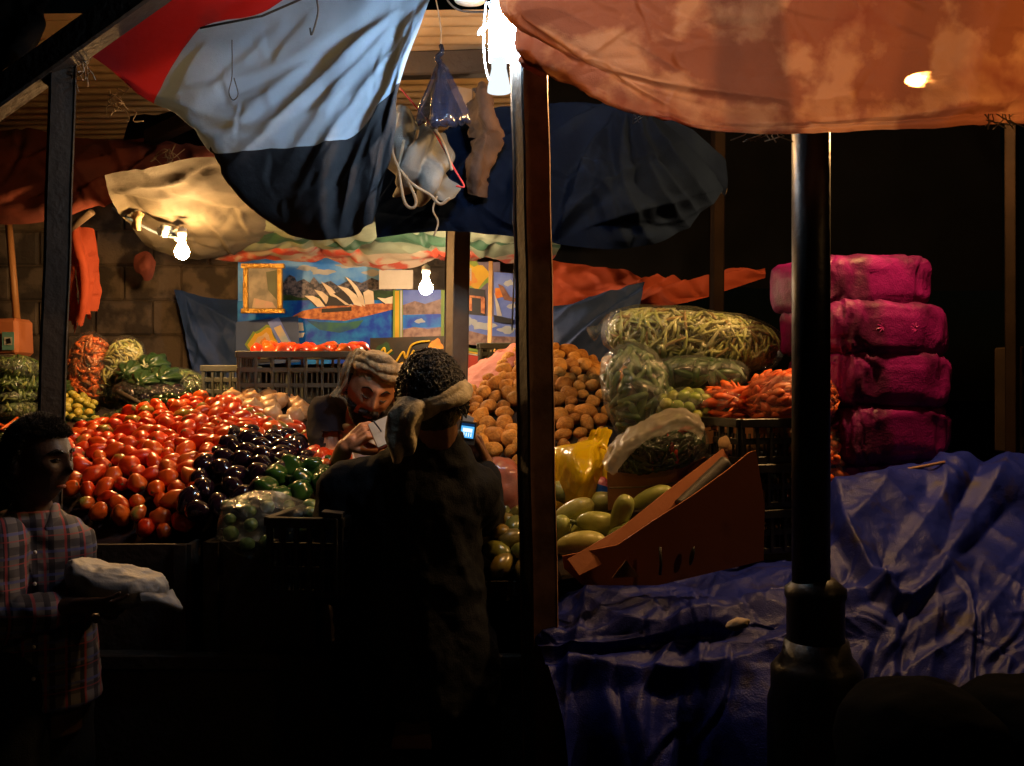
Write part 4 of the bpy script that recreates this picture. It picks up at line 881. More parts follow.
pts = spread(egg_ctrl, [(262, 492), (275, 478), (300, 471), (322, 468), (330, 480), (322, 492), (300, 502), (284, 512), (262, 508)], .056, 24, seed=6)
pp = [blobmesh('green_pepper', (.040, .037, .036), M['pepper'], .06, s, lobes=4, nu=24) for s in range(2)]
stem = mesh_data('stem', *(lambda mb: (mb.v, mb.f))(MB().tube([(.034, 0, 0), (.042, 0, 0), (.054, .004, .003)], [.006, .004, .005], 6)), M['stalk'])
place('green_pepper', pts, pp, .024, lambda k, p, me: 'glossy green bell pepper heaped beside the eggplants', 'pepper', 'green peppers beside the eggplants', jit=.8, child=('stem', stem))
# onions
on_ctrl = [[(x, y, 4.05) for x, y in ((210, 398), (260, 398), (310, 408))], [(x, y, 3.85) for x, y in ((210, 408), (260, 410), (310, 420))], [(x, y, 3.6) for x, y in ((210, 428), (260, 428), (310, 440))]]
pts = spread(on_ctrl, [(222, 402), (262, 400), (298, 408), (303, 430), (290, 432), (262, 420), (236, 408)], .068, 20, seed=2)
def onionmesh(s):
    mb = MB(); mb.lathe((0, 0, 0), [(.004, -.029), (.02, -.027), (.034, -.016), (.038, 0), (.033, .014), (.018, .024), (.008, .028), (.004, .034)], 18)
    return mesh_data('onion', [v + Vector((mnoise.noise(v * 30 + Vector((s, 0, 0))),) * 3) * .004 for v in mb.v], mb.f, M['onion'])
op = [onionmesh(s) for s in range(3)]
place('onion', pts, op, .03, lambda k, p, me: 'pale yellow onion piled behind the right of the tomatoes', 'onion', 'onions piled behind the tomatoes', jit=.9)
bed('heap_bed', on_ctrl, M['burlap'], 'low sacking mound under the pale onions', 'sacking', down=.3, off=.012)

# potatoes
pot_ctrl = [[(x, y, 4.15) for x, y in ((440, 395), (500, 362), (555, 345), (600, 360), (640, 380))], [(x, y, 3.85) for x, y in ((440, 415), (500, 388), (555, 378), (600, 385), (640, 400))],
            [(x, y, 3.6) for x, y in ((440, 440), (500, 425), (555, 415), (600, 415), (640, 425))], [(x, y, 3.4) for x, y in ((440, 475), (500, 462), (555, 455), (600, 455), (640, 465))], [(x, y, 3.25) for x, y in ((440, 540), (500, 530), (555, 525), (600, 520), (640, 520))]]
pot_poly = [(460, 400), (478, 392), (500, 372), (522, 352), (552, 348), (585, 358), (612, 368), (624, 380), (620, 400), (608, 425), (600, 450), (590, 470), (560, 500), (520, 500), (518, 470), (492, 462), (474, 436), (465, 425)]
pts = spread(pot_ctrl, pot_poly, .0515, 297, seed=9, tries=40000)
ptp = [blobmesh('potato', (.046, .034, .031), M['potato'], .08, s, freq=1.3) for s in range(4)] + [blobmesh('potato', (.036, .033, .031), M['potato'], .08, s + 20) for s in range(4)] + [blobmesh('potato', (.057, .037, .034), M['potato'], .12, 31)]
place('potato', pts, lambda k, p: ptp[(k * 7 + k // 5) % len(ptp)], .018, lambda k, p, me: 'brown potato in the tall heap behind the middle post', 'potato', 'potatoes in the tall heap', jit=.8, smin=.6, smax=1.02)
bed('heap_bed', pot_ctrl, M['burlap'], 'brown sacking mound that carries the potato heap', 'sacking', down=.1, off=.03)
sheet('sack_cloth', [
 [(456, 382, 4.1), (480, 362, 4.2), (505, 350, 4.25), (530, 340, 4.3)], [(458, 396, 3.92), (480, 378, 4.0), (502, 362, 4.05), (530, 352, 4.1)], [(462, 407, 3.84), (482, 392, 3.88), (498, 378, 3.92), (528, 362, 4.0)]],
 mk('salmon', (.60, .20, .13), (.46, .12, .08), scale=9, rough=.8, bump=.3, weave=260, transl=.2), 50, 30, wr(.02, 9), label='salmon pink sack edge turned back over the potato heap', cat='sack')
V, f = sup(P(504, 492, 3.1), (.075, .07, .10), rotm(ry=-20), .8, .8, 40, 30, .018, 11)
rb = build('plastic_bag', V, f, mat('redfilm', (.62, .13, .08), (.5, .3, .24), scale=12, rough=.25, bump=.6, bscale=18, transl=.4, alpha=.1, coat=.4), label='crumpled translucent red plastic bag at the foot of the potatoes, left of the middle post', cat='plastic bag')

# dark green mango like fruit, left of the post
mg_ctrl = [[(x, y, 3.12) for x, y in ((465, 512), (500, 508), (530, 505), (560, 505))], [(x, y, 2.98) for x, y in ((465, 532), (500, 530), (530, 525), (560, 525))], [(x, y, 2.86) for x, y in ((465, 562), (500, 560), (530, 558), (560, 558))], [(x, y, 2.8) for x, y in ((465, 600), (500, 598), (530, 596), (560, 596))]]
pts = spread(mg_ctrl, [(482, 525), (495, 516), (528, 505), (545, 510), (545, 585), (515, 582), (498, 565), (484, 545)], .042, 70, seed=4)
gp = [blobmesh('mango', (.040, .027, .026), M['mango'], .05, s) for s in range(4)]
place('mango', pts, gp, .02, lambda k, p, me: 'green and yellow mottled mango left of the middle post', 'mango', 'mangoes left of the middle post', jit=.5, smin=.78, smax=1.25)
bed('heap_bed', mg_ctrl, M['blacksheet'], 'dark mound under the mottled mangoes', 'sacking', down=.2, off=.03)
# squash right of the post, each laid by hand: centre, length dir in picture, half length, radius
def squash(cx, cy, d, ang, L, r, lab, tip=0, name='squash'):
    s = P(cx, cy, d); me_ = MB(); n = 18; pts = []; rs = []
    ax = Vector((math.cos(R(ang)), -.25 + tip, math.sin(R(ang)))).normalized()
    for i in range(n + 1):
        t = -1 + 2 * i / n; pts.append(s + ax * t * L + Vector((0, 0, .008 * (1 - t * t))))
        rs.append(max(.0006, r * math.sqrt(max(0, 1 - abs(t) ** 2.4)) * (1 + .18 * t)))
    me_.tube(pts, rs, 18); o = me_.go(name, M['squash'], None, origin=s, label=lab, cat='squash', group=None)
    mb = MB(); a = s - ax * L; mb.tube([a + ax * .006, a - ax * .006, a - ax * .016], [.010, .006, .007], 7)
    build('stem', mb.v, mb.f, M['stalk'], o); return o
SQ = [(382, 520, 2.8)]
squash(581, 547, 2.78, 6, .075, .036, 'plump pale green squash lying lowest, beside the foot of the middle post')
squash(572, 515, 2.95, 28, .075, .032, 'pale green squash slanting upward just right of the post')
squash(597, 526, 2.86, -8, .062, .034, 'short fat squash in the middle of the squash pile')
squash(621, 517, 2.82, 72, .068, .028, 'pale squash standing upright before the carton')
squash(558, 533, 2.9, 60, .055, .028, 'dark green squash tucked against the right side of the post')
squash(594, 505, 3.02, 10, .07, .030, 'squash lying at the back of the pile under the patterned bag')
squash(652, 500, 2.92, 22, .068, .028, 'green squash at the right end of the squash pile, lower one')
squash(647, 496, 3.02, -4, .062, .028, 'green squash at the right end of the squash pile, behind another')
squash(628, 535, 2.80, 12, .06, .028, 'squash half hidden by the front of the long carton')
squash(564, 495, 3.08, -18, .07, .032, 'squash lying against the yellow plastic bag')
squash(583, 533, 2.9, 42, .06, .030, 'squash wedged in the centre of the pile, leaning right')
squash(640, 468, 3.0, 80, .045, .033, 'round ended squash standing in the open carton of chilies')
sq_ctrl = [[(x, y, 3.12) for x, y in ((545, 505), (600, 508), (660, 505))], [(x, y, 2.95) for x, y in ((545, 540), (600, 535), (660, 525))], [(x, y, 2.8) for x, y in ((545, 580), (600, 570), (660, 560))]]
bed('heap_bed', sq_ctrl, M['burlap'], 'sacking under the pale green squash', 'sacking', down=.2, off=.01)

# yellow bag
yb = sheet('plastic_bag', [
 [(592, 430, 3.18), (599, 429, 3.17), (606, 428, 3.18), (609, 432, 3.2)], [(585, 442, 3.2), (594, 442, 3.15), (602, 443, 3.16), (606, 444, 3.2)], [(552, 452, 3.25), (578, 452, 3.05), (598, 455, 3.1), (606, 462, 3.2)],
 [(548, 475, 3.25), (575, 475, 2.98), (596, 476, 3.02), (608, 482, 3.2)], [(548, 500, 3.25), (575, 500, 3.0), (595, 500, 3.04), (606, 500, 3.2)], [(550, 512, 3.25), (575, 512, 3.1), (592, 510, 3.12), (604, 506, 3.2)]],
 mat('yellowfilm', (.80, .58, .01), (.62, .42, .005), scale=5, rough=.22, bump=.5, bscale=16, transl=.3, coat=.4), 70, 80, lambda U, V, S: .012 * crump(S * 8, 4) + .008 * np.sin(U * 26 + 5 * pn(S * 5)) * np.clip(1 - V * 1.5, 0, 1), label='bright yellow plastic bag tied at the top, right of the middle post', cat='plastic bag')
cord('handle', [P(600, 446, 3.14), P(608, 450, 3.08), (P(604, 462, 3.06)), P(597, 470, 3.04)], [.006] * 32, bpy.data.materials['yellowfilm'], None, None, parent=yb)
V, f = sup(P(601, 493, 3.05), (.035, .03, .042), rotm(ry=10), .8, .8, 30, 22, .012, 22)
m1 = mat('wrapred', (.55, .04, .06), (.7, .25, .3), scale=30, rough=.3, coat=.3, contrast=1); m2 = mat('wrapblue', (.02, .10, .55), rough=.3)
build('snack_packet', V, f, [m1, m2], mi=[1 if 4 < i % 30 < 11 and 8 < i // 30 < 14 else 0 for i in range(len(f))], label='small red and blue printed packet beside the yellow bag', cat='packet')

# cartons
def board(name, pts, t, m, parent=None, **kw):
    """cardboard panel from picture corners with own depths, given thickness and slightly warped"""
    Q = [P(*p) for p in pts]; n = (Q[1] - Q[0]).cross(Q[2] - Q[0]).normalized(); c = sum(Q, Vector()) / len(Q)
    mb = MB(); bm = bmesh.new(); vs = [bm.verts.new(q - n * (q - c).dot(n) * .7) for q in Q]; fa = bm.faces.new(vs)
    r = bmesh.ops.extrude_face_region(bm, geom=[fa]); bmesh.ops.translate(bm, vec=n * t, verts=[v for v in r['geom'] if isinstance(v, bmesh.types.BMVert)])
    bmesh.ops.triangulate(bm, faces=bm.faces[:]); bmesh.ops.subdivide_edges(bm, edges=bm.edges[:], cuts=3, use_grid_fill=True); bm.verts.index_update()
    V = [v.co + n * .004 * mnoise.noise(v.co * 5) for v in bm.verts]; f = [[v.index for v in x.verts] for x in bm.faces]; bm.free()
    return build(name, V, f, m, parent, smooth=False, **kw)
lc = empty('long_carton', P(660, 590, 2.75), 'long torn reddish cardboard carton lying tilted in front of the black crates', 'carton')
board('front_panel', [(564, 562, 2.55), (566, 575, 2.55), (585, 592, 2.55), (660, 588, 2.62), (757, 556, 2.78), (757, 500, 2.8), (747, 448, 2.82), (741, 450, 2.81), (722, 468, 2.77), (690, 495, 2.71), (655, 521, 2.65), (620, 548, 2.6)], .008, M['cardred'], lc)
board('back_panel', [(566, 560, 2.62), (620, 528, 2.72), (665, 492, 2.82), (724, 448, 2.93), (729, 458, 2.93), (690, 500, 2.86), (640, 545, 2.74), (580, 575, 2.6)], .008, M['cardred'], lc)
MB().tube([P(660, 547, 2.60), P(661, 565, 2.595), P(660, 575, 2.595)], .004, 6).go('slot', M['blackplastic'], lc)
for x, y, d in ((741, 508, 2.745), (692, 556, 2.635)):
    MB().ell(P(x, y, d), (.006, .012, .026), rotm(ry=12), 10, 8).go('hand_hole', M['blackplastic'], lc)
MB().plate([P(612, 578, 2.57), P(626, 560, 2.565), P(640, 577, 2.565)], .004).go('torn_flap', M['cardboard'], lc, smooth=False)
cord('tube_roll', [P(680, 506, 2.80), P(703, 484, 2.84), P(726, 462, 2.88)], .020, mk('slate', (.05, .045, .045), (.03, .028, .03), scale=12, rough=.5, bump=.3), 'dark rolled stick lying inside the long torn carton', 'roll', n=14)
bc = empty('carton', P(650, 510, 3.05), 'brown open carton holding the bag of green chilies and one squash', 'carton')
board('front_panel', [(607, 472, 2.97), (608, 510, 2.97), (676, 500, 2.97), (677, 469, 2.97), (640, 474, 2.97)], .007, M['cardboard'], bc)
board('side_panel', [(677, 469, 2.97), (676, 500, 2.97), (712, 478, 3.16), (727, 447, 3.2), (712, 452, 3.18)], .007, M['cardred'], bc)
board('side_panel', [(607, 472, 2.97), (608, 510, 2.97), (617, 500, 3.2), (618, 470, 3.2)], .007, M['cardboard'], bc)
cord('binding_string', [P(609, 488, 2.955), P(640, 487, 2.955), P(660, 485, 2.955), P(678, 482, 2.955)], .003, M['twine'], None, None, parent=bc)
tc = empty('carton', P(745, 440, 3.2), 'flattened brown carton lid on the black crates under the carrots', 'carton')
board('lid', [(705, 432, 3.08), (706, 444, 3.08), (783, 434, 3.08), (784, 418, 3.08), (745, 424, 3.08)], .008, M['cardboard'], tc)
board('base', [(705, 432, 3.08), (784, 418, 3.08), (780, 415, 3.4), (712, 425, 3.4)], .008, M['cardboard'], tc)

# plastic crates
def crate(name, c, w, d, h, yaw, m, label, nx=7, nz=3, group=None):
    e = empty(name, c, label, 'crate', group); q = rotm(rz=yaw); c = Vector(c)
    for nm, off, ww, rot in (('front_panel', Vector((0, -d / 2, 0)), w, 0), ('back_panel', Vector((0, d / 2, 0)), w, 0), ('side_panel', Vector((-w / 2, 0, 0)), d, 90), ('side_panel', Vector((w / 2, 0, 0)), d, 90)):
        mb = MB(); q2 = q @ rotm(rz=rot); o = c + q @ off
        for k in range(nz + 1): mb.box(o + Vector((0, 0, .008 + (h - .016) * k / nz)), (ww, .014 if k < nz else .026, .018 if k < nz else .026), q2)
        for k in range(nx * (1 if ww == w else 1) + 1):
            mb.box(o + q2 @ Vector((-ww / 2 + .006 + (ww - .012) * k / nx, -.002, h / 2)), (.010, .017, h - .012), q2)
            if k < nx:
                for t in (1 / 3, 2 / 3): mb.box(o + q2 @ Vector((-ww / 2 + (ww) * (k + t) / nx, .001, h * .36)), (.004, .008, h * .66), q2)
        mb.go(nm, m, e, smooth=False)
    MB().box(c + Vector((0, 0, .006)), (w - .01, d - .01, .01), q).go('floor_panel', m, e, smooth=False)
    return e
gcr = crate('plastic_crate', P(312, 402, 4.15) - Vector((0, 0, 0)), .53, .33, .20, 3, M['greycrate'], 'grey slatted plastic crate of tomatoes beside the seated seller', 8, 3)
crate('plastic_crate', P(232, 404, 4.35), .16, .3, .16, 0, M['greycrate'], 'small dark slatted crate against the blue tarpaulin', 4, 3)
g = spread([[Vector((-1.04, 4.28, 1.745)), Vector((-.62, 4.28, 1.75))], [Vector((-1.04, 4.04, 1.725)), Vector((-.62, 4.04, 1.725))]], None, .056, 40, seed=3, tries=900)
place('tomato', g, lambda k, p: tomp[k % 8], 0, lambda k, p, me: 'red tomato in the grey crate beside the seated seller', 'tomato', 'tomatoes in the grey crate', jit=.9)
g = spread([[Vector((-1.06, 4.3, 1.63)), Vector((-.6, 4.3, 1.63))], [Vector((-1.06, 4.03, 1.62)), Vector((-.6, 4.03, 1.60))]], None, .07, 14, seed=8, tries=300)
cr2 = crate('wire_crate', P(497, 372, 4.4), .15, .14, .12, 0, M['greycrate'], 'small crate of pale potatoes in front of the red poster strip', 4, 3)
g = spread([[P(484, 352, 4.42), P(512, 350, 4.42)], [P(484, 368, 4.36), P(512, 366, 4.36)]], None, .055, 14, seed=3, tries=300)
place('potato', g, lambda k, p: ptp[4 + k % 4], 0, lambda k, p, me: 'pale round potato in the small crate by the posters', 'potato', 'potatoes in the small crate', smin=.8, smax=.95)
for k, (z, lb, yw) in enumerate([(1.10, 'black plastic crate in the right hand stack, lowest seen', 22), (1.235, 'black plastic crate in the right hand stack, second from bottom', 19), (1.37, 'black plastic crate in the right hand stack, topmost under the carton lid', 21)]):
    crate('plastic_crate', (.755, 3.14, z - .005), .30, .30, .125, yw, M['blackplastic'], lb, 6, 2)
g = [(Vector((.755 + random.uniform(-.12, .12), 2.99 + random.uniform(0, .1), z + random.uniform(.03, .09))), Vector((0, 0, 1))) for z in (1.1, 1.235, 1.37) for _ in range(7)]
place('onion', g, lambda k, p: op[k % 3], 0, lambda k, p, me: 'onion showing through the slats of the black crates', 'onion', 'onions in the black crates', jit=1.5, smin=.7, smax=.8)
crate('plastic_crate', P(322, 585, 2.76), .19, .3, .20, -8, M['blackplastic'], 'black plastic crate at the left hip of the man with the phone', 5, 3)
MB().box(P(333, 514, 2.62), (.055, .05, .014), rotm(ry=6)).go('wood_scrap', M['slate'] if 'slate' in M else M['greywood'], label='small grey board on the black crate behind the man', cat='board', smooth=False)
# dark boxes forming the front of the stall
def woodbox(name, c, w, d, h, yaw, label):
    e = empty(name, c, label, 'box'); q = rotm(rz=yaw); c = Vector(c)
    for nm, o, s in (('front_board', (0, -d / 2, h / 2), (w, .014, h)), ('back_board', (0, d / 2, h / 2), (w, .014, h)), ('side_board', (-w / 2 + .008, 0, h / 2), (.014, d - .02, h)), ('side_board', (w / 2 - .008, 0, h / 2), (.014, d - .02, h)), ('base_board', (0, 0, .01), (w - .02, d - .02, .014))):
        MB().box(c + q @ Vector(o), s, q).go(nm, M['darkwood'], e, smooth=False)
    for k in (-1, 1): MB().box(c + q @ Vector((k * (w / 2 - .03), -d / 2 - .014, h / 2)), (.035, .012, h), q).go('cleat', M['darkwood'], e, smooth=False)
woodbox('wooden_box', (-1.12, 3.0, .84), .40, .26, .30, 2, 'dark wooden box under the front of the tomato heap')
woodbox('wooden_box', (-.70, 2.98, .84), .34, .26, .31, -3, 'dark wooden box under the front of the eggplants')
woodbox('wooden_box', (.02, 2.95, .84), .34, .22, .20, 0, 'dark wooden box under the mottled mangoes')
# limes in a clear bag before the peppers
bm_ctrl = [[P(x, y, 2.93) for x, y in ((225, 505), (265, 500), (310, 502))], [P(x, y, 2.84) for x, y in ((225, 525), (265, 515), (312, 515))], [P(x, y, 2.80) for x, y in ((232, 550), (270, 548), (312, 548))]]
g = spread(bm_ctrl, None, .05, 30, seed=4, tries=800)
lp_ = [blobmesh('lime', (.027, .025, .024), M['lime'], .04, s) for s in range(3)]
place('green_tomato', g, [blobmesh('green_tomato', (.021, .020, .019), mk('paleg', (.18, .26, .10), (.10, .16, .05), rough=.3), .05, s) for s in range(2)], 0, lambda k, p, me: 'small pale green tomato in the clear bag in front of the peppers', 'green tomato', 'pale green tomatoes in a clear bag')
V, f = sup(P(272, 527, 2.86), (.135, .10, .085), rotm(ry=8), .8, .8, 60, 40, .022, 9, o=4)
clear = film('clear_film', opac=.03, rough=.16, haze=.02, bscale=30); hazy = film('hazy_film', (.75, .8, .78), opac=.06, rough=.2, haze=.05, bscale=20)
build('plastic_bag', V, f, hazy, label='crumpled clear plastic bag below the green peppers', cat='plastic bag')

# ---- filled plastic bags
def facing(n): return n[1] < .35 or n[2] > .35
def shell(c, r, q, n, rmin, k=.84, e=.8, seed=1, tries=5000, flt=True):
    g = random.Random(seed); out = []; q = Matrix(q)
    for _ in range(tries):
        d = Vector((g.gauss(0, 1), g.gauss(0, 1), g.gauss(0, 1))).normalized()
        sp = lambda w: math.copysign(abs(w) ** e, w); s = Vector((sp(d.x) * r[0], sp(d.y) * r[1], sp(d.z) * r[2])) * k
        nn = (q @ Vector((d.x / r[0], d.y / r[1], d.z / r[2]))).normalized()
        if flt and not (nn.y < .3 or nn.z > .5): continue
        if flt and nn.z < -.6: continue
        p = Vector(c) + q @ s
        if any((p - a).length < rmin for a, b in out): continue
        out.append((p, nn))
        if len(out) >= n: break
    return out
def strands(name, c, r, q, n, L, rad, mats, bend=.2, e=.8, k0=.70, k1=.93, seed=1, label=None, cat=None, fat=4, flt=True, taper=.4, parent=None, kind='stuff', wts=None):
    g = random.Random(seed); mb = MB(); q = Matrix(q)
    for i in range(n):
        d = Vector((g.gauss(0, 1), g.gauss(0, 1), g.gauss(0, 1))).normalized(); nn = (q @ Vector((d.x / r[0], d.y / r[1], d.z / r[2]))).normalized()
        if flt and (nn.y > .35 and nn.z < .4): continue
        k = g.uniform(k0, k1); sp = lambda w: math.copysign(abs(w) ** e, w)
        p = Vector(c) + q @ (Vector((sp(d.x) * r[0], sp(d.y) * r[1], sp(d.z) * r[2])) * k)
        t = nn.orthogonal().normalized(); a = g.uniform(0, 2 * PI); t = (t * math.cos(a) + nn.cross(t) * math.sin(a)); b = nn.cross(t) * g.uniform(-bend, bend) - nn * .18
        l = L * g.uniform(.6, 1.2); w = rad * g.uniform(.75, 1.25)
        mb.cur = g.choices(range(len(mats)), wts)[0]
        mb.tube([p + t * l * s + b * l * s * s * 1.2 for s in (-.5, -.2, .2, .5)], [w * taper, w, w, w * taper], fat, cap=True)
    return mb.go(name, mats, parent, label=label, cat=cat, kind=kind)
# big bag of pale beans
q = rotm(ry=7, rz=-8); c = P(692, 340, 3.5); r = (.305, .17, .105)
strands('bean_filling', c, r, q, 2600, .085, .0065, [M['bean'], M['beandry'], mk('beanpale', (.5, .5, .27), rough=.5)], .25, .7, .72, .95, 3, 'pale green pods packed in the biggest clear bag', 'beans', wts=[5, 1.2, 2])
V, f = sup(c, r, q, .7, .7, 90, 50, .016, 7, o=4)
bb = build('plastic_bag', V, f, clear, label='biggest clear bag, stuffed with pale pods, on top of the green bags', cat='plastic bag')
MB().tube([c + q @ Vector((-.29, 0, .01)), c + q @ Vector((-.325, -.01, .0)), c + q @ Vector((-.35, -.02, -.02))], [.05, .015, .03], 12).go('tied_end', clear, bb)
# cucumber / zucchini bag
q = rotm(ry=-18); c = P(640, 398, 3.3); r = (.105, .12, .175)
g = shell(c, r, q, 70, .030, .86, .8, 4); cu = [mesh_data('cucumber', *(lambda mb: (mb.v, mb.f))(MB().tube([(-.05, 0, 0), (-.045, 0, .0), (-.02, .002, 0), (.02, .002, 0), (.045, 0, 0), (.052, -.002, 0)], [.003, .010, .013, .013, .010, .003], 10)), M['cucumber'])]
place('cucumber', g, cu, 0, lambda k, p, me: 'green cucumber inside the upright clear bag beside the potatoes', 'cucumber', 'cucumbers in the upright clear bag', jit=.3)
V, f = sup(c, r, q, .75, .75, 70, 56, .016, 9, o=4); build('plastic_bag', V, f, hazy, label='upright clear bag of cucumbers right of the potato heap', cat='plastic bag')
V, f = sup(c, tuple(x * .72 for x in r), q, .8, .8, 24, 18, .01, 9)
# green pepper bag on its side
q = rotm(ry=2, rz=-5); c = P(700, 376, 3.35); r = (.155, .12, .06)
g = shell(c, r, q, 60, .034, .84, .8, 5); gpm = [blobmesh('long_pepper', (.045, .014, .013), M['greenpep'], .08, s, ends=1, nu=12, nv=8) for s in range(3)]
place('long_pepper', g, gpm, 0, lambda k, p, me: 'dark green long pepper in the flat clear bag under the pod bag', 'pepper', 'long peppers in the flat clear bag', jit=.3)
V, f = sup(c, r, q, .7, .7, 70, 40, .014, 9, o=4); build('plastic_bag', V, f, hazy, label='flat clear bag of dark green peppers squeezed under the pod bag', cat='plastic bag')
# limes bag
q = rotm(ry=-6); c = P(684, 409, 3.2); r = (.095, .08, .062)
g = shell(c, r, q, 50, .034, .84, .8, 6); place('lime', g, lp_, 0, lambda k, p, me: 'yellow green lime in the small clear bag between peppers and carrots', 'lime', 'limes in the small clear bag', smin=.7, smax=.85)
V, f = sup(c, r, q, .75, .75, 60, 40, .012, 10, o=4); build('plastic_bag', V, f, clear, label='small clear bag of yellow green limes left of the carrots', cat='plastic bag')
# carrots
def carrotmesh(s, L=.075):
    mb = MB(); pts = []; rs = []
    for i in range(9):
        t = i / 8; pts.append(Vector((-L + 2 * L * t, .004 * math.sin(t * 5 + s), .003 * math.sin(t * 7 + s)))); rs.append(max(.001, .0165 * (1 - t) ** .55 * (.35 if i == 0 else 1) * (1 + .05 * math.sin(t * 30 + s))))
    mb.tube(pts, rs, 10); return mesh_data('carrot', mb.v, mb.f, M['carrot'])
cm = [carrotmesh(s) for s in range(4)]
def carrots(c, r, q, n, label, group, seed, yaws=0):
    g = shell(c, r, q, n, .025, .86, .75, seed)
    for k, (p, nn) in enumerate(g):
        o = bpy.data.objects.new('carrot', cm[k % 4]); COL.objects.link(o); t = Vector((1, -.1, .25 * yaws)).normalized() + Vector((random.gauss(0, .25), random.gauss(0, .2), random.gauss(0, .3)))
        if k % 2: t = -t
        t = (t - nn * t.dot(nn)).normalized(); b = nn.cross(t); s = random.uniform(.75, 1.05)
        o.matrix_world = Matrix.Translation(p) @ Matrix((t, b, nn)).transposed().to_4x4() @ Matrix.Diagonal((s, s, s, 1)); tag(o, label, 'carrot', group)
q = rotm(ry=-4); c = P(727, 408, 3.2); r = (.062, .09, .062)
carrots(c, r, q, 50, 'orange carrot in the smaller clear bag beside the limes', 'carrots in the smaller bag', 1)
V, f = sup(c, (r[0] + .004, r[1], r[2] + .004), q, .7, .7, 50, 36, .010, 10, o=4); build('plastic_bag', V, f, clear, label='smaller clear bag of carrots between the limes and the big carrot bag', cat='plastic bag')
q = rotm(ry=4); c = P(790, 402, 3.1); r = (.13, .11, .088)
carrots(c, r, q, 110, 'orange carrot in the bigger clear bag on the carton lid', 'carrots in the bigger bag', 2, 1)
V, f = sup(c, r, q, .7, .7, 60, 40, .012, 9, o=4); build('plastic_bag', V, f, clear, label='bigger clear bag of carrots on the carton lid, left of the iron column', cat='plastic bag')
q = rotm(); c = P(812, 480, 3.2); r = (.092, .10, .20)
carrots(c, r, q, 80, 'orange carrot in the tall bag behind the iron column', 'carrots in the tall bag', 3, 0)
V, f = sup(c, r, q, .7, .7, 50, 50, .010, 9, o=4); build('plastic_bag', V, f, clear, label='tall narrow bag of carrots standing behind the iron column', cat='plastic bag')
# chilies in a white rimmed bag
q = rotm(ry=-14); c = P(658, 449, 3.02); r = (.145, .10, .075)
strands('chili_filling', c, r, q, 900, .085, .0075, [M['chili'], M['leaf'], M['chilired']], .35, .8, .55, .92, 8, 'dark green chilies with a few red ones packed in the bag in the open carton', 'chilies', fat=6, wts=[8, 3, .35])
V, f = sup(c, r, q, .8, .8, 70, 40, .014, 9, o=4); cb = build('plastic_bag', V, f, clear, label='clear bag of green chilies standing in the open carton', cat='plastic bag')
mb = sheet('folded_edge', [[P(x, y, 3.02) for x, y in ((604, 462), (618, 440), (648, 420), (682, 410), (700, 420))], [P(x, y, 2.93) for x, y in ((606, 470), (624, 447), (652, 429), (682, 419), (703, 430))], [P(x, y, 2.94) for x, y in ((612, 474), (632, 452), (656, 437), (682, 428), (702, 440))]],
  mat('milkfilm', (.62, .58, .52), (.5, .45, .4), rough=.3, transl=.4, alpha=.5, coat=.3, bump=.4), 60, 24, wr(.016, 14), parent=cb)

# ---- magenta sacks at right
def magsack(k, px, py, d, w, h, dep, yaw, ry, label):
    e = empty('woven_sack', P(px, py + h / 2 / .00326 * .9, d), label, 'sack')
    q = rotm(rz=yaw, ry=ry); c = P(px, py, d)
    V, f = sup(c, (w / 2, dep / 2, h / 2), q, .36, .32, 150, 80, .012, 5, seed=k, o=4)
    Vl = (V - np.array(c)) @ np.array(q)       # local coordinates
    rib = .003 * np.sin(Vl[:, 0] * 75 + 7 * pn(Vl * 5 + k)) + .016 * crump(np.stack([Vl[:, 0] * 14, Vl[:, 1] * 3, Vl[:, 2] * 4], 1) + k * 3, 3)
    D = (V - np.array(c)); D /= np.linalg.norm(D, axis=1)[:, None]; V = V + D * rib[:, None]
    D = (V - np.array(c)); D /= np.linalg.norm(D, axis=1)[:, None]
    V = V + D * creases(V[:, None, :], randlines((px - 75, py - 24, px + 75, py + 24), 34, (18, 60), 78, 22, .0075, 2.5, 40 + k) + fan((px + random.uniform(-30, 10), py), [(px - 60, py - 25), (px - 20, py - 28), (px + 30, py - 26), (px - 60, py + 20), (px - 10, py + 28), (px + 40, py + 24)], .006, 3, .05, 50 + k))[:, 0][:, None]
    build('body', V, f, M['magenta'], e)
    for s in ((-.17, .12) if k == 2 else (() if k in (1, 5) else (.02,))):
        o = c + q @ Vector((-w * .5 - .004 if 0 else s * w, -dep / 2 - .012, 0)); mb = MB()
        for a in range(9):
            an = 2 * PI * a / 9 + k; dd = q @ Vector((math.cos(an), .10, math.sin(an)))
            mb.tube([o, o + dd * .02, o + dd * .045 + q @ Vector((0, .010, 0))], [.005, .002, .0008], 5)
        mb.go('tie', M['magentie'], e)
    return e
mk('magenta', (.20, .003, .13), (.07, .0015, .045), scale=7, rough=.5, bump=.5, bscale=26, weave=170, coat=0, spec=.35, contrast=.9, transl=.12)
mk('magentie', (.40, .02, .24), rough=.35)
magsack(1, 850, 287, 3.35, .45, .175, .30, 26, -3, 'magenta woven sack on top of the pile behind the iron column')
magsack(2, 862, 331, 3.32, .46, .175, .32, 24, 1, 'magenta woven sack second from the top with star shaped ties')
magsack(3, 866, 380, 3.32, .44, .18, .32, 22, 1, 'magenta woven sack in the middle of the pile at right')
magsack(4, 868, 431, 3.32, .43, .185, .32, 26, -1, 'magenta woven sack second from the bottom of the pile at right')
magsack(5, 870, 478, 3.36, .44, .14, .32, 22, 2, 'magenta woven sack lowest in the pile, just above the blue tarpaulin')
cord('stick', [P(897, 471, 3.08), P(920, 467, 3.08), P(945, 462, 3.08)], .005, M['brownwood'], 'thin pale lath lying on the blue load by the sacks', 'stick')
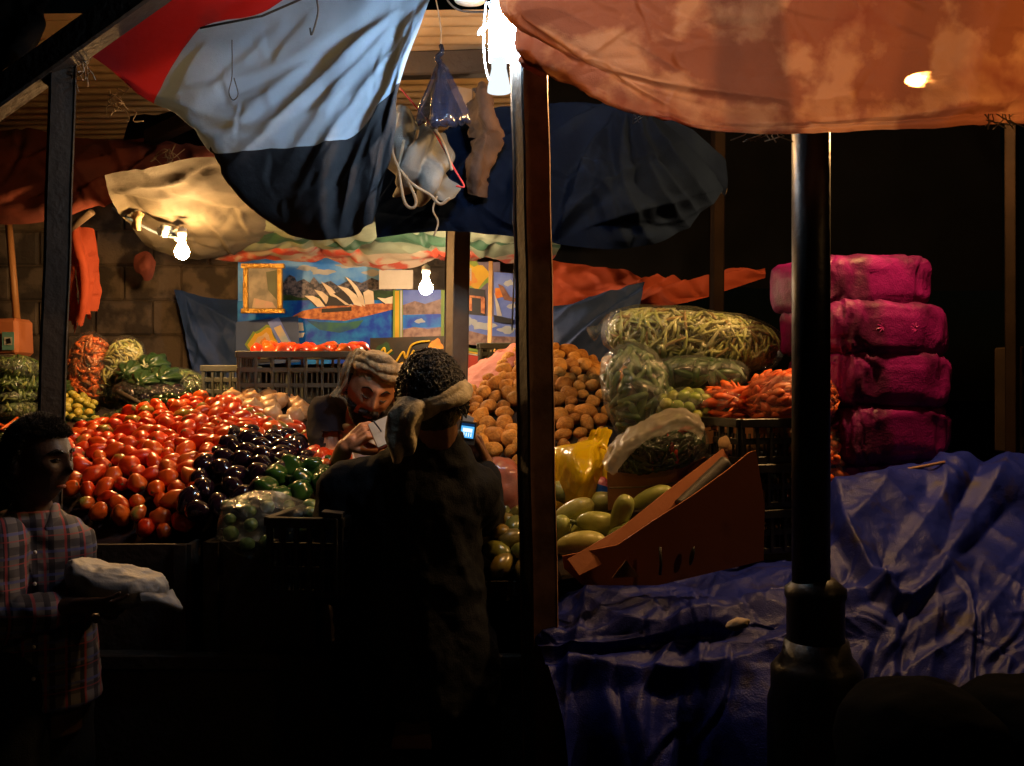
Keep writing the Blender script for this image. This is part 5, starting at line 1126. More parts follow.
MB().box(P(1022, 400, 3.4), (.07, .2, .36), rotm(rz=10)).go('wooden_board', M['sooty2'] if 'sooty2' in M else mk('sooty2', (.03, .018, .010), (.012, .008, .005), rough=.95, spec=.05), label='dull brown board cut by the right edge behind the thin upright', cat='board', smooth=False)

# ---- back left produce
def bagof(px, py, d, rx, ry_, rz, rot, matf, label, mats, n, L, rad, wts=None, filmm=None, seed=1, fname='vegetable_filling', flabel=None, e=.8, amp=.012):
    c = P(px, py, d); q = rotm(ry=rot); s = d / F; r = (rx * s, ry_, rz * s)
    strands(fname, c, r, q, n, L, rad, mats, .3, e, .6, .95, seed, flabel, 'vegetables', wts=wts, fat=5)
    V, f = sup(c, r, q, e, e, 50, 36, amp, 9, o=3); return build('plastic_bag', V, f, filmm or clear, label=label, cat='plastic bag')
bagof(89, 374, 4.4, 20, .09, 41, 4, None, 'tall clear bag of orange carrots against the block wall', [M['carrot'], mk('carrotdark', (.6, .18, .05), (.3, .08, .02), rough=.4)], 900, .05, .0085, seed=11, flabel='small orange carrots packed in the tall bag by the wall')
bagof(120, 374, 4.42, 20, .09, 38, 18, None, 'leaning clear bag of yellow pods next to the tall orange bag', [M['bean'], M['beanpale'], mk('podyellow', (.46, .40, .12), (.3, .26, .07), rough=.5)], 900, .06, .0065, seed=12, flabel='yellow green pods packed in the leaning bag by the wall')
bagof(203, 392, 4.4, 46, .10, 16, 22, None, 'long bag of green beans sloping down towards the onions', [M['cucumber'], M['leaf'], M['stalk']], 900, .06, .007, seed=13, flabel='green beans packed in the sloping long bag')
bagof(158, 397, 4.3, 42, .12, 15, 8, None, 'glossy bag of dark purple vegetables under the tied green bundles', [M['purpledark'], M['eggplant']], 500, .05, .012, seed=14, flabel='dark purple vegetables packed in the glossy bag', filmm=clear)
bagof(127, 420, 4.15, 24, .09, 10, -6, None, 'bag of pale green vegetables at the back left of the tomatoes', [M['cucumber'], M['leaf']], 400, .05, .01, seed=15, flabel='green vegetables packed in the bag behind the tomatoes', filmm=hazy)
for k, (x, y, w, h, lb) in enumerate([(12, 367, 24, 11, 'topmost flat bag of leafy greens stacked at far left'), (10, 384, 26, 8, 'dark flat bag of greens second from the top at far left'), (8, 396, 26, 8, 'pale flat bag of greens third from the top at far left'), (10, 411, 30, 11, 'lowest and widest flat bag of greens stacked at far left')]):
    bagof(x, y, 4.2, w, .12, h, 3 - k, None, lb, [M['leaf'], M['stalk'], M['cucumber']], 420, .09, .009, seed=20 + k, flabel='leafy greens inside the ' + ['topmost', 'second', 'third', 'lowest'][k] + ' flat bag at far left', filmm=hazy if k != 1 else clear, wts=[[4, 4, 1], [8, 1, 1], [4, 2, 2], [5, 2, 2]][k])
# tied green bundles with star knots
for k, (x, y, d, r_, lb) in enumerate([(133, 375, 4.35, 15, 'dark green tied bundle at the left of the star knotted bundles'), (152, 367, 4.4, 15, 'dark green tied bundle at the top of the star knotted bundles'), (166, 380, 4.33, 15, 'dark green tied bundle at the right of the star knotted bundles'), (147, 384, 4.28, 14, 'dark green tied bundle lowest of the star knotted bundles'), (58, 392, 4.3, 13, 'dark green tied bundle half hidden behind the left post')]):
    e = empty('tied_bundle', P(x, y + r_ * .8, d), lb, 'bundle'); c = P(x, y, d); s = d / F * r_
    V, f = sup(c, (s, .08, s * .8), rotm(ry=random.uniform(-20, 20)), .9, .9, 60, 40, .014, 9, seed=k)
    D = V - np.array(c); an = np.arctan2(D[:, 2], D[:, 0]); V = V + (D / np.linalg.norm(D, axis=1)[:, None]) * (.006 * np.sin(an * 9))[:, None]
    build('wrapping', V, f, mat('darkbag', (.025, .06, .02), (.01, .03, .012), rough=.3, bump=.5, bscale=20, coat=.3), e)
    mb = MB(); o = c + Vector((0, -.082, 0))
    for a in range(7):
        an = 2 * PI * a / 7 + k; mb.tube([o, o + Vector((math.cos(an) * s * .45, .006, math.sin(an) * s * .36)), o + Vector((math.cos(an) * s * .75, .03, math.sin(an) * s * .6))], [.007, .0045, .001], 5)
    mb.go('knot', M['net_tie'], e)
# yellow heads, dark peppers, odd cards
yc = [[P(x, y, 4.2) for x, y in ((48, 398), (72, 396), (95, 404))], [P(x, y, 4.1) for x, y in ((48, 408), (72, 406), (95, 412))], [P(x, y, 4.02) for x, y in ((46, 424), (72, 420), (98, 424))]]
place('lemon', spread(yc, None, .034, 60, seed=2, tries=2500), [blobmesh('lemon', (.021, .017, .017), mk('lemon', (.44, .33, .04), (.22, .22, .04), rough=.5, bump=.2, rand=[(.5, .36, .04), (.34, .32, .06), (.2, .24, .05)]), .05, s, nu=12, nv=8) for s in range(3)], .01,
      lambda k, p, me: 'small yellow lemon in the low heap behind the left post', 'lemon', 'lemons in the low heap')
bed('heap_bed', yc, M['leaf'], 'leafy layer under the low heap of lemons', 'leaves', down=.15, off=.0)
dc = [[P(x, y, 4.05) for x, y in ((40, 422), (110, 420), (160, 402), (205, 396))], [P(x, y, 3.93) for x, y in ((40, 436), (110, 430), (160, 410), (205, 402))], [P(x, y, 3.85) for x, y in ((40, 455), (110, 442), (160, 420), (205, 408))]]
place('dark_pepper', spread(dc, [(50, 425), (110, 418), (160, 400), (192, 395), (190, 404), (150, 414), (100, 432), (88, 446), (50, 446)], .048, 70, seed=2, tries=3000), [blobmesh('dark_pepper', (.034, .025, .024), mk('darkpep', (.02, .045, .012), (.008, .014, .006), rough=.18, coat=.5), .08, s) for s in range(3)], .012,
      lambda k, p, me: 'small dark green pepper in the row behind the tomato heap', 'pepper', 'dark peppers behind the tomato heap', jit=.8)
bed('heap_bed', dc, M['blacksheet'], 'dark sacking under the small dark peppers', 'sacking', down=.3, off=.012)
g = [(P(x, y, 4.0 + .01 * (x % 3)), Vector((0, -.5, 1))) for x, y in ((2, 426), (10, 424), (20, 422), (8, 432), (-4, 436), (3, 440), (16, 430), (12, 438))]
place('carrot', g, cm, 0, lambda k, p, me: 'orange carrot in the short row at the far left edge', 'carrot', 'carrots at the far left edge', smin=.6, smax=.8)
bc2 = [[P(x, y, 4.1) for x, y in ((-30, 420), (40, 420))], [P(x, y, 3.8) for x, y in ((-30, 450), (50, 450))], [P(x, y, 3.7) for x, y in ((-30, 520), (50, 520))]]
lb_ = bed('heap_bed', bc2, mk('leafheap', (.03, .05, .015), (.012, .022, .008), scale=20, rough=.7, bump=.9, bscale=30), 'dark leafy bed at the far left edge behind the boy', 'leaves', down=.2)
V = [P(88, 452, 3.62), P(90, 432, 3.7), P(110, 436, 3.7), P(106, 452, 3.62)]
mb = MB(); mb.plate(V, .005); mb.go('card', M['pinkcard'], label='small pale card standing at the left edge of the tomato heap', cat='card', smooth=False)
mb = MB(); mb.plate([P(158, 409, 3.93), P(164, 399, 4.0), P(208, 397, 4.02), P(206, 403, 3.95)], .005, (0, .3, -1)); mb.go('card', M['pinkcard'], label='long pale card lying at the back of the tomato heap', cat='card', smooth=False)
mb = MB(); mb.tube([P(118, 392, 4.1), P(148, 408, 4.05)], .012, 8); mb.go('stick', M['darkwood'], label='short dark stick lying before the dark purple bag', cat='stick')
cbx = empty('cardboard_box', P(8, 358, 4.5), 'brown cardboard box with a small blue green sticker at far left', 'box')
MB().box(P(8, 338, 4.5), (.16, .16, .165), rotm(ry=-2)).go('shell', M['cardred'], cbx, smooth=False)
mb = MB(); ms = [mat('stickerblue', (.12, .30, .30), rough=.5), mat('stickerwhite', (.4, .42, .4), rough=.5), M['blackplastic']]
mb.plate([P(2, 332, 4.412), P(14, 332, 4.412), P(14, 350, 4.412), P(2, 350, 4.412)], .002); mb.cur = 1; mb.plate([P(4, 337, 4.41), P(12, 337, 4.41), P(12, 345, 4.41), P(4, 345, 4.41)], .001)
mb.cur = 2; mb.plate([P(6, 339, 4.408), P(10, 338, 4.408), P(11, 343, 4.408), P(7, 344, 4.408)], .001); mb.go('sticker', ms, cbx, smooth=False)
# pale box behind seller
pb = empty('paper_box', P(402, 396, 3.9), 'pale yellow topped box standing behind the two men', 'box')
MB().box(P(403, 378, 3.9), (.10, .10, .07)).go('shell', mat('palebox', (.62, .52, .36), rough=.6), pb, smooth=False)
MB().box(P(403, 393, 3.9), (.104, .104, .035)).go('band', mat('yellowband', (.6, .36, .02), rough=.5), pb, smooth=False)

# ---- blue tarpaulin over a load, bottom right
lt = [
 [(545, 640, 3.0), (600, 640, 3.05), (700, 625, 3.1), (790, 590, 3.12), (845, 540, 3.2), (930, 500, 3.3), (1010, 500, 3.3), (1120, 500, 3.3)],
 [(545, 605, 2.9), (605, 585, 2.92), (700, 578, 2.95), (795, 556, 2.98), (838, 500, 3.05), (915, 470, 3.15), (1000, 462, 3.15), (1120, 462, 3.15)],
 [(538, 600, 2.75), (610, 576, 2.75), (700, 574, 2.8), (795, 560, 2.82), (838, 490, 2.85), (915, 478, 2.95), (1000, 478, 2.98), (1120, 480, 3.0)],
 [(532, 612, 2.6), (620, 592, 2.58), (710, 590, 2.6), (795, 582, 2.62), (842, 520, 2.65), (920, 505, 2.8), (1000, 520, 2.85), (1120, 520, 2.9)],
 [(530, 622, 2.45), (620, 612, 2.42), (710, 606, 2.42), (800, 598, 2.42), (855, 565, 2.45), (930, 555, 2.55), (1010, 565, 2.6), (1120, 565, 2.6)],
 [(532, 632, 2.32), (625, 630, 2.3), (715, 624, 2.28), (800, 620, 2.26), (870, 610, 2.26), (940, 606, 2.32), (1010, 606, 2.35), (1120, 606, 2.4)],
 [(540, 652, 2.28), (630, 650, 2.26), (715, 644, 2.24), (800, 646, 2.2), (880, 648, 2.18), (945, 655, 2.2), (1010, 655, 2.2), (1120, 655, 2.24)],
 [(552, 682, 2.17), (625, 684, 2.16), (700, 686, 2.13), (790, 690, 2.09), (880, 690, 2.06), (945, 700, 2.06), (1010, 700, 2.06), (1120, 700, 2.08)],
 [(566, 742, 2.06), (630, 748, 2.05), (700, 748, 2.04), (790, 752, 2.01), (880, 760, 1.99), (945, 765, 1.98), (1010, 765, 1.98), (1120, 765, 2.0)],
 [(570, 860, 2.02), (630, 870, 2.02), (700, 870, 2.0), (790, 880, 1.97), (880, 890, 1.95), (945, 900, 1.95), (1010, 900, 1.95), (1120, 900, 2.0)],
 [(560, 1100, 2.02), (630, 1110, 2.02), (700, 1110, 2.0), (790, 1120, 1.97), (880, 1130, 1.95), (945, 1130, 2.1), (1010, 1130, 2.1), (1120, 1130, 2.1)]]
lt = [[(x, y, d * .75 + .85) for x, y, d in r_] for r_ in lt]
LL = randlines((540, 570, 820, 660), 14, (100, 300), -12, 12, .018, 8, 31) + randlines((830, 470, 1060, 640), 14, (80, 260), 122, 20, .018, 8, 32) + randlines((540, 570, 1060, 650), 90, (20, 90), 10, 60, .006, 2.2, 33) + randlines((540, 650, 1060, 800), 26, (60, 180), 105, 25, .022, 6, 34) + [([(560, 600), (640, 628), (740, 616), (800, 590)], .025, 9), ([(600, 655), (700, 646), (790, 650)], .010, 7), ([(840, 480), (850, 540), (900, 600), (960, 560)], .035, 8)]
def ltd(U, V, S):
    Q = S.copy(); Q[..., 0] *= 1.0
    al = S[..., 0] * .93 + S[..., 1] * .37; ac = S[..., 1] * .93 - S[..., 0] * .37 + .12 * pn(S * 2.2)
    ridge = crump(np.stack([al * .7, ac * 3.6, S[..., 2] * 2.0], -1), 2)
    al2 = S[..., 0] * .45 - S[..., 1] * .89; ac2 = S[..., 1] * .45 + S[..., 0] * .89 + .1 * pn(S * 2.7 + 4)
    r2 = crump(np.stack([al2 * 1.5, ac2 * 6.0, S[..., 2] * 3.0], -1), 2); w2 = np.clip(pn(S * 1.3 + 11) * 2.5 + .5, 0, 1)
    fine = crump(np.stack([al * 6, ac * 17, S[..., 2] * 12], -1) + 2, 3); vert = np.clip((V - .66) * 6, 0, 1)
    return creases(S, LL) + .030 * ridge * (1 - .4 * w2) + .026 * r2 * w2 + .0035 * fine + vert * (.05 * np.sin(S[..., 0] * 22 + 3 * pn(S * 2)) + .03 * pn(S * 3))
sheet('load_cover', lt, M['loadtarp'], 300, 260, ltd, label='crumpled deep blue tarpaulin thrown over a load at bottom right', cat='tarpaulin')
# load under the cover
for k, (x, y, z, w, d_, h) in enumerate([]): pass
for k, (x, d, r_) in enumerate([(735, 2.38, .014)]):
    V, f = sup(P(738, 624, 2.27), (.024, .016, .010), rotm(ry=-15), .9, .9, 24, 16, .006, 40); build('crumpled_paper', V, f, mat('scrappaper', (.42, .32, .22), rough=.8), label='small crumpled scrap of paper lying on the blue tarpaulin', cat='paper scrap')
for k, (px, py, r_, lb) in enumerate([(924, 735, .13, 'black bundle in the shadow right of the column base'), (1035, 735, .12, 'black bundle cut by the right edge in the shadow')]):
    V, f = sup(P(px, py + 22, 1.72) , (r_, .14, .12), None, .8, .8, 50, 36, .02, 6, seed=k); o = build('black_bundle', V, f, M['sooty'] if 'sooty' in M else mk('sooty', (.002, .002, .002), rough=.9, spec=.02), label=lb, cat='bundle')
# ================================================================== people
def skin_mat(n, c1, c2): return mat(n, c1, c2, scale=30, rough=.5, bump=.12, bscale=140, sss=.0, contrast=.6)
skinA = skin_mat('skin', (.50, .22, .11), (.38, .155, .075)); skinB = skin_mat('skin_deep', (.20, .095, .055), (.14, .065, .038)); skinC = skin_mat('skin_shaded', (.055, .026, .017), (.035, .017, .011))  # the boy's skin is darkened to stand for the shade on him
hairM = mk('hair', (.012, .009, .008), (.006, .005, .005), scale=30, rough=.42, bump=.8, bscale=90)
eyeW = mat('eye', (.06, .055, .05), rough=.2); lip = mat('lip', (.30, .09, .06), rough=.4)
def headmesh(mb, c, M3, s=1.0, jaw=1.0):
    """head with face; local front is -Y, up is +Z"""
    def g(d, x, z, sx, sz): return math.exp(-((d.x - x) / sx) ** 2 - ((d.z - z) / sz) ** 2)
    def fn(d, q):
        z = d.z; fr = max(0, -d.y)
        w = 1 - .30 * max(0, -z) ** 1.2 * jaw; q.x *= w
        if z < 0: q.y *= 1 - .12 * (-z)
        if d.y > 0: q.y *= 1.06 - .18 * max(0, -z)
        o = 0
        o += .024 * g(d, 0, -.12, .10, .13) + .012 * g(d, 0, .08, .08, .20)                     # nose
        o += .006 * (g(d, .13, -.18, .07, .06) + g(d, -.13, -.18, .07, .06))               # nostrils
        o -= .013 * (g(d, .36, .12, .17, .11) + g(d, -.36, .12, .17, .11))                 # sockets
        o += .006 * (g(d, .36, .10, .10, .06) + g(d, -.36, .10, .10, .06))                 # lids
        o += .006 * g(d, 0, .30, .60, .09)                                                 # brow
        o += .006 * (g(d, .52, -.12, .18, .16) + g(d, -.52, -.12, .18, .16))               # cheekbones
        o += .007 * g(d, 0, -.42, .24, .045) + .008 * g(d, 0, -.53, .20, .05) - .004 * g(d, 0, -.475, .26, .02)
        o += .011 * g(d, 0, -.84, .26, .14) - .004 * g(d, 0, -.65, .3, .06)
        q = q + Vector((d.x * .25, d.y, 0)) * o * (fr ** .5 if fr > 0 else 0)
        return q
    mb.ell(c, (.074 * s, .094 * s, .118 * s), M3, 96, 72, lambda d, q: fn(d, q * 1) )
    for sx in (-1, 1):
        mb.ell(Vector(c) + M3 @ Vector((sx * .076, .012, -.004)) * s, (.011 * s, .020 * s, .032 * s), M3 @ rotm(rz=sx * 25, rx=-8), 16, 12)
def hand(mb, w, M3, s=1.0, curl=(25, 30, 25), spread_=5, thumb=40, side=1, fl=None):
    """M3 columns: X = across the palm towards the thumb side, Y = along the fingers, Z = back of the hand"""
    w = Vector(w); T = lambda x, y, z: w + M3 @ (Vector((x * side, y, z)) * s)
    mb.caps(T(.0, .0, 0), T(.0, .03, 0), .023 * s, .026 * s)
    for x in (-.030, -.010, .010, .030): mb.caps(T(x * .7, .02, 0), T(x, .082, 0), .013 * s, .0115 * s, 10)
    for i, (x, L) in enumerate(((.032, .070), (.011, .079), (-.011, .073), (-.032, .058))):
        a = [c if not hasattr(c, '__len__') else c[i] for c in curl]; p = Vector((x, .084, 0)); ang = 0; sp_ = R(spread_) * (x / .02)
        r0 = .0085
        for j, fr in enumerate((.46, .30, .24)):
            ang += R(a[j]); d = Vector((math.sin(sp_), math.cos(ang) * math.cos(sp_), -math.sin(ang))); q = p + d * L * fr
            mb.caps(T(*p), T(*q), r0 * s, r0 * .9 * s, 10); p = q; r0 *= .9
    p = Vector((.024, .02, -.004)); t = R(thumb)
    for L, k in ((.040, 1), (.032, .75), (.026, .5)):
        d = Vector((math.sin(t * k), math.cos(t * k), -.35)).normalized(); q = p + d * L; mb.caps(T(*p), T(*q), .0125 * s, .0108 * s, 10); p = q
def frame(y, z):
    y = Vector(y).normalized(); z = Vector(z); z = (z - y * z.dot(y)).normalized(); x = y.cross(z); return Matrix((x, y, z)).transposed()
def clothfn(amp, sc, o=3, str_=(1, 1, 1)):
    return lambda V: amp * crump(V * np.array(str_) * sc, o)

# ---------------- the seller, seated, writing
hc = P(371, 389, 3.35); hM = rotm(ry=15) @ rotm(rz=20) @ rotm(rx=20)
sel = empty('person', (hc.x, 3.5, .84), 'seated man in cream headcloth and dark jacket writing on a small pad', 'person')
mb = MB(); headmesh(mb, hc, hM, 1.06)
neck = P(360, 424, 3.44)
mb.caps(neck, hc + hM @ Vector((0, .03, -.05)), .056, .054)
mb.loft([((neck.x, 3.51, .86), .13, .09, 0), ((neck.x, 3.51, 1.1), .12, .08, 0), ((neck.x, 3.50, 1.28), .12, .06, 0), ((neck.x, 3.49, 1.36), .10, .05, 0), (neck, .055, .05, 0)])
shL, shR = P(326, 415, 3.46), P(425, 436, 3.50); elL, elR = P(330, 486, 3.28), P(428, 490, 3.3); wrL, wrR = P(345, 447, 3.12), P(402, 452, 3.12)
mb.caps(shL, elL, .045, .038); mb.caps(elL, wrL, .040, .027); mb.caps(shR, elR, .045, .038); mb.caps(elR, wrR, .038, .027)
hand(mb, wrL, frame((.80, -.05, .62), (-.45, -.75, .5)), .95, ((38, 42, 40, 38), 48, 35), 3, 50, side=1)
hand(mb, wrR, frame((-.55, -.1, .75), (.2, -.9, .1)), .92, (30, 40, 30), 3, 45, side=-1)
for x in (-.09, .09): mb.caps((neck.x + x, 3.55, .90), (neck.x + x * 2.2, 3.2, .90), .085, .07)
V, f = remesh(mb, .0036, 1); build('body', V, f, skinA, sel)
# jacket
mb = MB()
mb.loft([((neck.x + .01, 3.50, .88), .21, .14, 0), ((neck.x + .01, 3.50, 1.1), .19, .135, 0), ((neck.x, 3.49, 1.28), .205, .125, 0), ((neck.x, 3.48, 1.37), .19, .10, 0), ((neck.x - .01, 3.48, 1.42), .10, .075, 0)])
mb.caps(neck + Vector((-.05, .02, -.035)), shL + Vector((.02, 0, .006)), .055, .062); mb.caps(neck + Vector((.05, .02, -.035)), shR, .045, .05); mb.caps(shL, elL, .064, .058); mb.caps(elL, elL.lerp(wrL, .45), .056, .047); mb.caps(shR, elR, .064, .056); mb.caps(elR, elR.lerp(wrR, .6), .055, .045)
V, f = remesh(mb, .008, 3, lambda V: .011 * crump(np.stack([V[:, 0] * 9 + V[:, 2] * 5, V[:, 1] * 6, V[:, 2] * 7], 1), 3))
# open front: drop faces in the V at the chest
def keepface(f_, V, tst): return [x for x in f_ if not tst(V[list(x)].mean(0))]
cx = neck.x
f = keepface(f, V, lambda p: p[1] < 3.46 and p[2] > 1.16 and abs(p[0] - cx - .015) < (p[2] - 1.16) * .46 and p[2] < 1.44)
jk = build('jacket', V, f, mk('jacketA', (.018, .013, .020), (.009, .007, .011), scale=12, rough=.85, bump=.3, weave=350, spec=.15), sel)
mb = MB(); mb.loft([((cx + .01, 3.475, .92), .17, .11, 0), ((cx + .01, 3.475, 1.2), .16, .11, 0), ((cx + .005, 3.465, 1.33), .15, .105, 0), ((cx, 3.455, 1.40), .10, .075, 0), (neck + Vector((0, -.005, .0)), .066, .062, 0)])
V, f = remesh(mb, .008, 3, clothfn(.005, 13)); shs = build('shirt', V, f, mk('shirtA', (.62, .56, .52), (.46, .42, .40), scale=12, rough=.8, bump=.3), sel)
for s_, pts in ((1, [(-.055, -.02, .05), (-.050, -.085, .02), (-.02, -.115, -.05), (.0, -.12, -.11)]), (-1, [(.06, -.02, .05), (.058, -.085, .02), (.03, -.115, -.05), (.01, -.12, -.11)])):
    A = cr_axis(np.array([[tuple(Vector((cx, 3.475, 1.40)) + Vector(p))] for p in pts]), 14)[:, 0]
    mbx = MB(); mbx.tube(A, [.014] * 13 + [.006], 8); V = mbx.v; build('collar', V, mbx.f, M['shirtA'], shs)
    B = [Vector(a) + Vector((-s_ * .032, .012, -.006)) for a in A]; mbx = MB(); mbx.tube(B, [.018] * 13 + [.01], 8); build('lapel', mbx.v, mbx.f, M['jacketA'], jk)
# trousers (cloth over crossed legs)
mb = MB(); mb.loft([((cx, 3.45, .845), .26, .26, 0), ((cx, 3.45, .93), .25, .25, 0), ((cx, 3.48, .98), .2, .16, 0)]); V, f = remesh(mb, .014, 4, clothfn(.01, 8)); build('trousers', V, f, M['jacketA'], sel)
# beard, moustache, brows, eyes
def onface(x, z, o=.0, s=1.06):
    """point on the face ellipsoid, local"""
    w = 1 - .30 * max(0, -z) ** 1.2; y = -math.sqrt(max(.02, 1 - z * z - (x) ** 2)); k = (1 - .12 * max(0, -z))
    return Vector((x * .074 * w, y * .094 * k - o, z * .118)) * s
def facetube(name, pts, r, m, parent, c, M3, n=6, s=1.06):
    A = [tuple(Vector(c) + M3 @ onface(x, z, o, s)) for x, z, o in pts]; B = cr_axis(np.array([[a] for a in A]), 14)[:, 0] if len(A) > 2 else A
    mb = MB(); k = len(B); rr = [r * (.35 + .65 * math.sin(PI * (i + .5) / k)) for i in range(k)] if not hasattr(r, '__len__') else r
    mb.tube(B, rr, n); return mb.go(name, m, parent)
for s_ in (-1, 1):
    facetube('eyebrow', [(s_ * .18, .26, .006), (s_ * .38, .33, .007), (s_ * .62, .25, .004)], .0036, hairM, sel, hc, hM)
    facetube('eyelash', [(s_ * .22, .06, -.001), (s_ * .38, .035, .002), (s_ * .54, .07, -.002)], .0028, hairM, sel, hc, hM)
facetube('lips', [(-.24, -.49, .004), (0, -.48, .009), (.24, -.49, .004)], .0062, lip, sel, hc, hM)
def furry(name, fnpts, n, L, r, m, parent, seed=1, k=5):
    g = random.Random(seed); mb = MB()
    for _ in range(n):
        p, d = fnpts(g); d = d.normalized(); b = Vector((g.gauss(0, .35), g.gauss(0, .35), g.gauss(0, .35)))
        mb.tube([p - d * .002, p + d * L * .5, p + (d + b).normalized() * L], [r, r * .8, r * .3], 4, cap=False)
    return mb.go(name, m, parent)
def beard(g):
    while 1:
        z = -g.uniform(.30, 1.0); x = g.uniform(-.98, .98)
        if x * x + z * z > .985: continue
        if z > -.56 and abs(x) < .66 - .2 * (z + .56) and not (-.43 < z < -.31 and abs(x) < .44) and not (.26 < abs(x) < .44 and z < -.36): continue
        if abs(x) < .26 and -.57 < z < -.42: continue
        l = onface(x, z, .002); return Vector(hc) + hM @ l, hM @ Vector((x * .6, -.8, z * .9 - .3))
furry('beard', beard, 2300, .013, .0014, mk('beardhair', (.035, .02, .013), (.018, .011, .008), rough=.6), sel, 3)
def sideh(g):
    a = g.uniform(-.2, 1.2); s_ = g.choice((-1, 1)); l = Vector((s_ * .0735, .095 * g.uniform(-.1, .8), .118 * g.uniform(-.35, .35))); l.x *= math.sqrt(max(.1, 1 - (l.y / .105) ** 2)); return Vector(hc) + hM @ l, hM @ Vector((s_, .3, -.4))
furry('hair', sideh, 900, .012, .0016, hairM, sel, 4)
# headcloth: wound strands and a crown cloth, tail falling at the left
tm = mk('headclothA', (.50, .36, .19), (.26, .19, .11), scale=40, rough=.85, bump=.5, bscale=60, weave=300, contrast=.8)
mb = MB()
def wrap(mb, c, M3, n, tilt, r0, h0, dh, rr, seed=0, a0=0, a1=2 * PI, ax=(.083, .104)):
    for k in range(n):
        pts = []; t_ = tilt + .05 * math.sin(k * 2.1 + seed)
        for i in range(49):
            a = a0 + (a1 - a0) * i / 48; e = 1 + .03 * math.sin(3 * a + k)
            pts.append(Vector(c) + M3 @ Vector((math.cos(a) * ax[0] * e * (1 - .10 * k / n * (k > n / 2)), math.sin(a) * ax[1] * e * (1 - .1 * k / n * (k > n / 2)), h0 + dh * k + t_ * math.sin(a) * .1 + .004 * math.sin(5 * a + k * 2))))
        mb.tube(pts, [rr * (1 + .22 * math.sin(4 * i / 48 * PI * 2 + k * 1.7)) for i in range(49)], 10)
wrap(mb, hc, hM @ rotm(rx=-14, ry=6), 3, -.10, 0, .062, .019, .0125, 1, ax=(.083, .104))
mb.ell(Vector(hc) + hM @ Vector((0, .012, .06)), (.078, .096, .064), hM, 40, 24)
mb.caps(Vector(hc) + hM @ Vector((-.07, .03, .095)), Vector(hc) + hM @ Vector((-.088, .03, .05)), .022, .02)
V, f = remesh(mb, .0038, 0, clothfn(.0035, 30)); build('headcloth', V, f, tm, sel)
a = Vector(hc) + hM @ Vector((-.08, .03, .08))
tl = sheet('headcloth_tail', [[a + Vector((-.01, 0, .02)), a + Vector((.01, -.01, .03)), a + Vector((.03, .0, .02))], [a + Vector((-.035, 0, -.03)), a + Vector((-.015, -.02, -.03)), a + Vector((.01, 0, -.03))],
  [a + Vector((-.05, .02, -.09)), a + Vector((-.03, -.005, -.085)), a + Vector((-.012, .02, -.09))], [a + Vector((-.085, .02, -.13)), a + Vector((-.06, .0, -.125)), a + Vector((-.035, .03, -.115))]], tm, 24, 36, lambda U, V, S: .007 * np.sin(U * 15 + 3 * pn(S * 12)) + .004 * crump(S * 25), parent=sel)
pd = P(386, 432, 3.03); q = rotm(rz=8) @ rotm(ry=-24) @ rotm(rx=42)
pad = empty('note_pad', pd - Vector((0, 0, .02)), 'small white note pad held and written on by the seated man', 'note pad')
MB().box(pd, (.085, .115, .008), q).go('cover', mat('padback', (.3, .06, .04), rough=.5), pad, smooth=False)
MB().box(pd + q @ Vector((0, 0, .006)), (.080, .108, .005), q).go('page', M['paper'], pad, smooth=False)
MB().tube([pd + Vector((-.035, -.02, .035)), pd + q @ Vector((-.012, .0, .010))], [.003, .002], 8).go('pen', mat('pen', (.02, .02, .05), rough=.3), None, label='thin pen in the writing hand of the seated man', cat='pen')

# ---------------- man with the phone, seen from behind
h2 = P(432, 397, 2.72); M2 = rotm(rz=180 + 18) @ rotm(rx=20) @ rotm(ry=4)     # faces away, bowed down, a little to the right
man = empty('person', (P(425, 500, 2.75).x, 2.78, 0), 'standing man in dark jacket seen from behind, looking at a phone', 'person')
n2 = P(437, 446, 2.74); zc = lambda py, d=2.75: EYE - (py - 383) / F * d; xc = lambda px, d=2.75: (px - 512) / F * d
mb = MB(); headmesh(mb, h2, M2, 1.02); mb.caps(n2, Vector(h2) + M2 @ Vector((0, .02, -.05)), .058, .056)
mb.loft([((xc(415), 2.78, .62), .15, .10, 0), ((xc(415), 2.78, .95), .15, .10, 0), ((xc(415), 2.77, 1.2), .17, .11, 0), ((xc(420), 2.76, 1.36), .15, .08, 0), ((xc(430), 2.75, 1.44), .06, .055, 0)])
s1, s2_ = P(347, 492, 2.76), P(474, 492, 2.78); e1, e2_ = P(330, 575, 2.72), P(482, 520, 2.98); w1, w2 = P(385, 600, 2.95), P(484, 462, 3.04)
mb.caps(s1, e1, .048, .04); mb.caps(e1, w1, .04, .028); mb.caps(s2_, e2_, .048, .04); mb.caps(e2_, w2, .04, .028)
hand(mb, w1, frame((.8, .4, .2), (0, -.3, 1)), 1, (25, 30, 25), 5, 40, 1)
hand(mb, w2 + Vector((0, 0, -.005)), frame((-.30, -.08, .75), (.75, .5, .3)), 1.0, ((45, 55, 60, 60), 50, 35), 3, 35, side=-1)
for sx in (-1, 1):
    hx = xc(415) + sx * .09; mb.caps((hx, 2.79, .70), (hx + sx * .02, 2.76, .42), .085, .06); mb.caps((hx + sx * .02, 2.76, .42), (hx + sx * .03, 2.80, .09), .055, .038); mb.caps((hx + sx * .03, 2.82, .045), (hx + sx * .04, 2.98, .035), .04, .03)
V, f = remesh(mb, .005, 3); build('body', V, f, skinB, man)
mb = MB()
